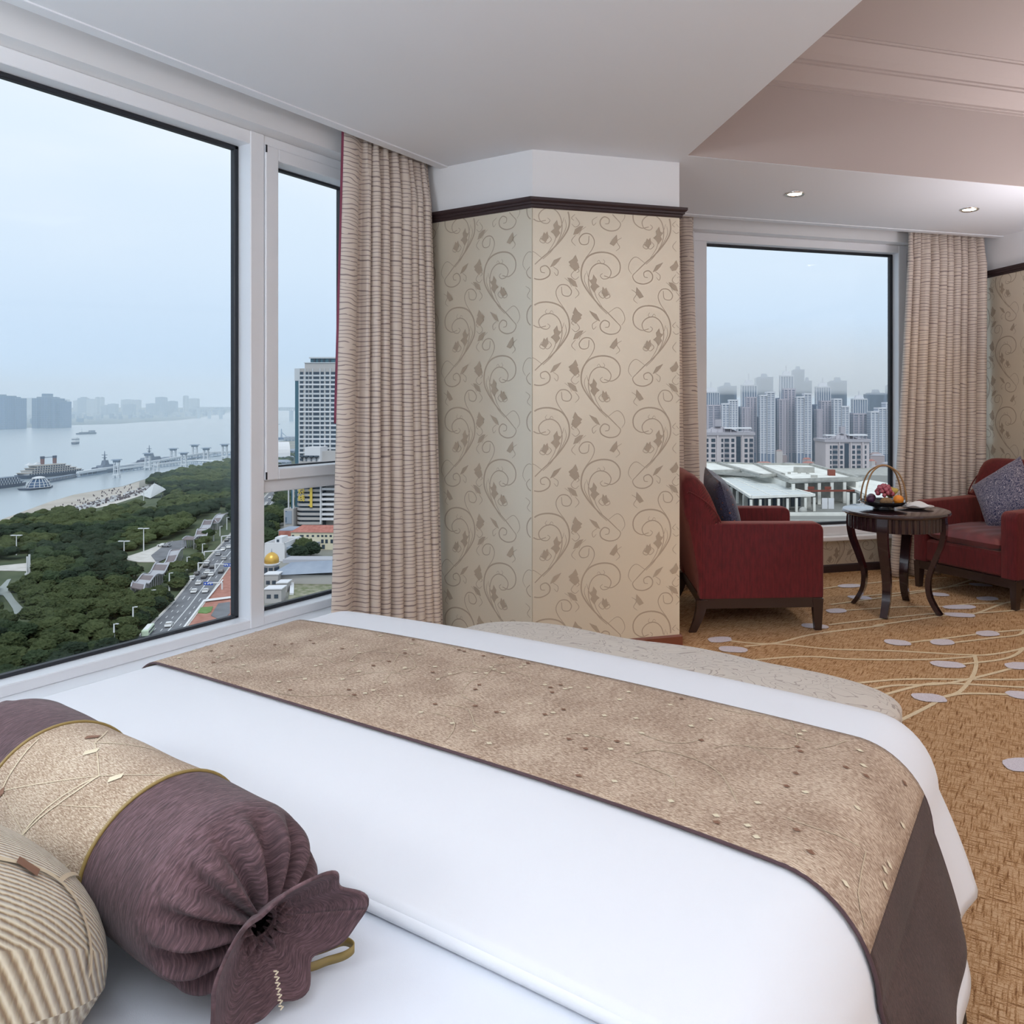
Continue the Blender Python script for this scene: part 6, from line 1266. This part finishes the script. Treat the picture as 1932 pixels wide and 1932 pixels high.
midrise('pinkish-grey apartment block with roof pergola, left one behind the white rooftop', 1300, 1422, 821, 445, [(.26, .30, 'w'), (.345, .405, 'w'), (.43, .455, 'p'), (.50, .53, 'w'), (.55, .62, 'b'), (.655, .70, 'w'), (.73, .80, 's'), (.82, .835, 'p'), (.86, .905, 'w'), (.935, .99, 'b')], 875)
midrise('pinkish-grey apartment block with roof pergola, right one behind the white rooftop', 1557, 1641, 834, 452, [(.10, .135, 'w'), (.16, .27, 'b'), (.30, .32, 'p'), (.33, .39, 'w'), (.43, .53, 's'), (.56, .58, 'p'), (.61, .67, 'w'), (.715, .80, 'b'), (.83, .86, 'p'), (.90, .93, 'w')], 900, rz=.06)
# low brown quarter behind
M['brown1'] = mat('brown_house', (.34, .25, .24), .9); M['brown2'] = mat('mauve_house', (.42, .34, .35), .9); M['brown3'] = mat('pale_house', (.52, .48, .47), .9)
rr = random.Random(31)
for k in range(130):
    v = 797+rr.random()**1.6*130; u = rr.uniform(1625, 1720) if k < 75 else rr.uniform(1440, 1630); p = G(u, v); hh = rr.uniform(8, 22); wd = rr.uniform(9, 22)
    t = thing('low_house', 'low brownish house in the crowded old quarter beyond the white rooftop', 'house', p, YAW+rr.uniform(-.8, .8), 'low brown houses of the old quarter'); mt = M[rr.choice(('brown1', 'brown2', 'brown3'))]
    MB().bx(-wd/2, wd/2, 0, wd*.8, 0, hh).build('wall', mt, t); MB().box((0, wd*.4, hh+1.2), (wd*1.06, wd*.86, 2.4), taper=.45).build('roof', M[rr.choice(('brown1', 'redtile', 'pinkdk'))], t)
m = MB(); m2 = MB()                                      # the quarter goes on behind the papered corner and past the right curtain
for k in range(420):
    u = rr.choice((rr.uniform(660, 1300), rr.uniform(1730, 2700))); v = 778+rr.random()**1.7*200; p = G(u, v); hh = rr.uniform(8, 30) if rr.random() < .85 else rr.uniform(40, 85); wd = rr.uniform(10, 26)
    if v > 870: hh = min(hh, 24)
    (m if k % 2 else m2).box(p+Vector((0, 0, hh/2)), (wd, wd*.8, hh), rz=YAW+rr.uniform(-.5, .5))
tag(m.build('city_blocks', M['pink']), 'pale city blocks spreading beyond the papered corner', 'buildings', kind='stuff'); tag(m2.build('city_blocks', M['brown3']), 'brownish city blocks spreading beyond the right curtain', 'buildings', kind='stuff')
# ------------------------------------------------------------ white rooftop building close to the far window
M['rwhite'] = noisy('weathered_white_roof', (.68, .67, .62), (.82, .81, .75), .25, .85); M['rgrey'] = noisy('grey_parapet', (.34, .34, .31), (.44, .43, .40), .5, .9); M['rust'] = mat('rusty_box', (.22, .06, .04), .7); M['floorgrey'] = mat('terrace_floor', (.22, .22, .20), .9)  # terrace floor is one even dark grey
zs = -25.0; RB_ = thing('rooftop_building', 'white rooftop terrace building with parapets, pergola and columns just below the far window', 'building', (0, 0, 0))
def slab(name, px, z, th_, mt, inset=None): m = MB(); m.prism([(GP(u, v, z).x, GP(u, v, z).y) for u, v in px], z-th_, z); return m.build(name, mt, RB_)
def rim(px, z, w_, h_, name='parapet', mt='rgrey'):
    P = [GP(u, v, z) for u, v in px]
    for i in range(len(P)):
        a, b = P[i], P[(i+1) % len(P)]; d_ = (b-a); an = math.atan2(d_.y, d_.x); c_ = (a+b)/2; MB().box((c_.x, c_.y, z+h_/2-.3), (d_.length+w_, w_, h_), rz=an).build(name, M[mt], RB_)
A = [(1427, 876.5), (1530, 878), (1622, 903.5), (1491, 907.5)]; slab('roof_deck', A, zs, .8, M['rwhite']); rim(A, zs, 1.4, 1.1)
A2 = [(1356, 874), (1424, 876), (1476, 896), (1436, 897.5)]; slab('roof_deck', A2, zs, .8, M['rwhite']); rim(A2, zs, 1.6, .9)
A3 = [(1290, 872), (1352, 874), (1400, 888), (1330, 890)]; slab('roof_deck', A3, zs-.3, .8, M['rwhite']); rim(A3, zs-.3, 1.2, .9)
def boxat(name, u, v, z, w_, dp, h, mt, rz=0): p = GP(u, v, z); return MB().box((p.x, p.y, z+h/2), (w_, dp, h), rz=YAW+rz).build(name, M[mt], RB_)
boxat('water_tank', 1517, 891, zs, 8, 3.4, 2.0, 'rgrey', -.25); boxat('rusty_hut', 1568.5, 897, zs, 2.4, 2.4, 2.2, 'rust'); boxat('roof_vent', 1536, 901, zs, 2.4, 1, .9, 'rgrey', -.2)
for u, v in ((1508, 893), (1524, 894), (1489, 894)): boxat('vent_box', u, v, zs, 1.0, 1.0, .7, 'rgrey')
# front wall of the upper storey with columns and screens
zf = -33.5
Lw, Rw = GP(1491, 908, zs), GP(1625, 904, zs)
for k in range(6): p = Lw.lerp(Rw, .05+k*.18)+FW*1.2; MB().box((p.x, p.y, (zs+zf)/2-.5), (1.1, 1.1, zs-zf-1), rz=YAW).build('column', M['rwhite'], RB_)
a = Lw+FW*7; b = Rw+FW*7; c_ = (a+b)/2; MB().box((c_.x, c_.y, (zs+zf)/2-.5), ((b-a).length, .6, zs-zf-1), rz=math.atan2((b-a).y, (b-a).x)).build('rear_wall', M['rgrey'], RB_)
a = GP(1427, 893, zs-1.0); b = GP(1491, 910, zs-1.0); c_ = (a+b)/2; MB().box((c_.x+FW.x, c_.y+FW.y, zs-3.6), ((b-a).length, .6, 5.0), rz=math.atan2((b-a).y, (b-a).x)).build('side_wall', M['rwhite'], RB_)
a = GP(1495, 926, zs-3.4); b = GP(1612, 925, zs-3.4); c_ = (a+b)/2; MB().box((c_.x, c_.y, zs-3.5), ((b-a).length, .7, .6), rz=math.atan2((b-a).y, (b-a).x)).build('rusty_beam', M['rust'], RB_)
for u in (1530, 1562): p = GP(u, 925, zs-3.4); MB().box((p.x, p.y, zs-2.6), (2.2, .5, 1.0), rz=YAW).build('rusty_bracket', M['rust'], RB_)
# pergola
zp = -28.2; PG = [(1352, 897), (1421, 901.5), (1536, 934), (1417, 938)]
P = [GP(u, v, zp) for u, v in PG]
def beam(a, b, w_, h_, nm='pergola_beam', mt='rwhite'): d_ = b-a; c_ = (a+b)/2; MB().box((c_.x, c_.y, c_.z), (d_.length, w_, h_), rz=math.atan2(d_.y, d_.x)).build(nm, M[mt], RB_)
for i in range(4): beam(P[i], P[(i+1) % 4], .9, .8)
for k in range(1, 9): beam(P[0].lerp(P[3], k/9), P[1].lerp(P[2], k/9), .5, .5)
for k in (.33, .66): beam(P[0].lerp(P[1], k), P[3].lerp(P[2], k), .5, .6)
m = MB(); m.add([p+Vector((0, 0, .15)) for p in P]+[p+Vector((0, 0, .05)) for p in P], [(0, 1, 2, 3), (7, 6, 5, 4), (0, 4, 5, 1), (1, 5, 6, 2), (2, 6, 7, 3), (3, 7, 4, 0)]); m.build('pergola_sheet', mat('frosted_sheet', (.60, .63, .62), .5), RB_)
for k in range(8): p = P[3].lerp(P[2], k/7); MB().box((p.x, p.y, (zp+zf)/2-.4), (.8, .8, zp-zf-.8), rz=YAW).build('column', M['rwhite'], RB_)
for k in range(1, 6): p = P[0].lerp(P[3], k/6); MB().box((p.x, p.y, (zp+zf)/2-.4), (.8, .8, zp-zf-.8), rz=YAW).build('column', M['rwhite'], RB_)
# inner rooms behind the pergola, terrace and front parapet
a, b = P[3]+FW*9, P[2]+FW*9; c_ = (a+b)/2; MB().box((c_.x, c_.y, (zp+zf)/2), ((b-a).length*1.1, .6, zp-zf), rz=math.atan2((b-a).y, (b-a).x)).build('rear_wall', M['rgrey'], RB_)
for k in range(9): p = a.lerp(b, .05+k*.1)-FW*.4; MB().box((p.x, p.y, zf+2.2), (1.3, .2, 3.2), rz=math.atan2((b-a).y, (b-a).x)).build('window', M['wglass'], RB_)
slab('terrace_floor', [(1290, 892), (1500, 892), (1760, 900), (1790, 1004), (1290, 1004)], zf, 2, M['floorgrey'])
TF = [(1290, 972), (1760, 972)]
for z_, v_, h_, mt_ in ((zf, 973, 1.0, 'rwhite'), (zf-.2, 984, .5, 'rgrey')): a, b = GP(1290, v_, z_), GP(1790, v_, z_); beam(a+Vector((0, 0, h_/2)), b+Vector((0, 0, h_/2)), .8, h_, 'front_parapet', mt_)
p = GP(1515, 971, zf); MB().ball((p.x, p.y, zf+1.2), (1.3, 1.3, 1.3), 14, 10).build('satellite_dome', M['rgrey'], RB_, smooth=True)
for u in (1556, 1568): boxat('white_door', u, 960, zf, 1.9, .3, 3.6, 'bwhite')
slab('roof_deck', [(1592, 914), (1640, 905), (1750, 925), (1700, 960), (1640, 935)], zs-3, .8, M['rwhite'])
for u, v in ((1600, 958), (1612, 960), (1626, 962), (1640, 962), (1654, 963)): boxat('column', u, v, zf, .9, .9, 5.2, 'rwhite'); 
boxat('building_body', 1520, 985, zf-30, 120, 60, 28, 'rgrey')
# bare trees and dark quarter right below
rr = random.Random(9); lst = []
for k in range(60): p = G(rr.uniform(1600, 1720), rr.uniform(925, 1010)); p.z = ZG+rr.uniform(10, 30); lst.append((p.dot(FW), p, 9))
join_trees('courtyard_trees', 'dark courtyard trees below the right apartment block', lst, 5)
# ============================================================ haze over river and city
def hazebox(name, label, x0, x1, y0, y1, z0, z1, dens, col, g):
    m_ = bpy.data.materials.new(name); m_.use_nodes = True; t_ = m_.node_tree; t_.nodes.clear(); o_ = t_.nodes.new('ShaderNodeOutputMaterial'); v_ = t_.nodes.new('ShaderNodeVolumeScatter')
    v_.inputs['Color'].default_value = (*col, 1); v_.inputs['Density'].default_value = dens; v_.inputs['Anisotropy'].default_value = g; t_.links.new(v_.outputs[0], o_.inputs['Volume'])
    P = [FW*y+RT*x for x, y in ((x0, y0), (x1, y0), (x1, y1), (x0, y1))]; m = MB(); m.prism([(p.x, p.y) for p in P], z0, z1); o = m.build(name, m_); tag(o, label, 'haze', kind='stuff'); return o
hazebox('river_haze', 'blue haze over the far river and city', -9000, 6000, 640, 7000, ZG-.5, 200, .00020, (.74, .89, 1.0), 0.0)
hazebox('tower_mist', 'pale mist hiding the tops of the tallest towers', 150, 1600, 1290, 2900, 28, 150, .0014, (.98, .99, 1.0), 0.0)
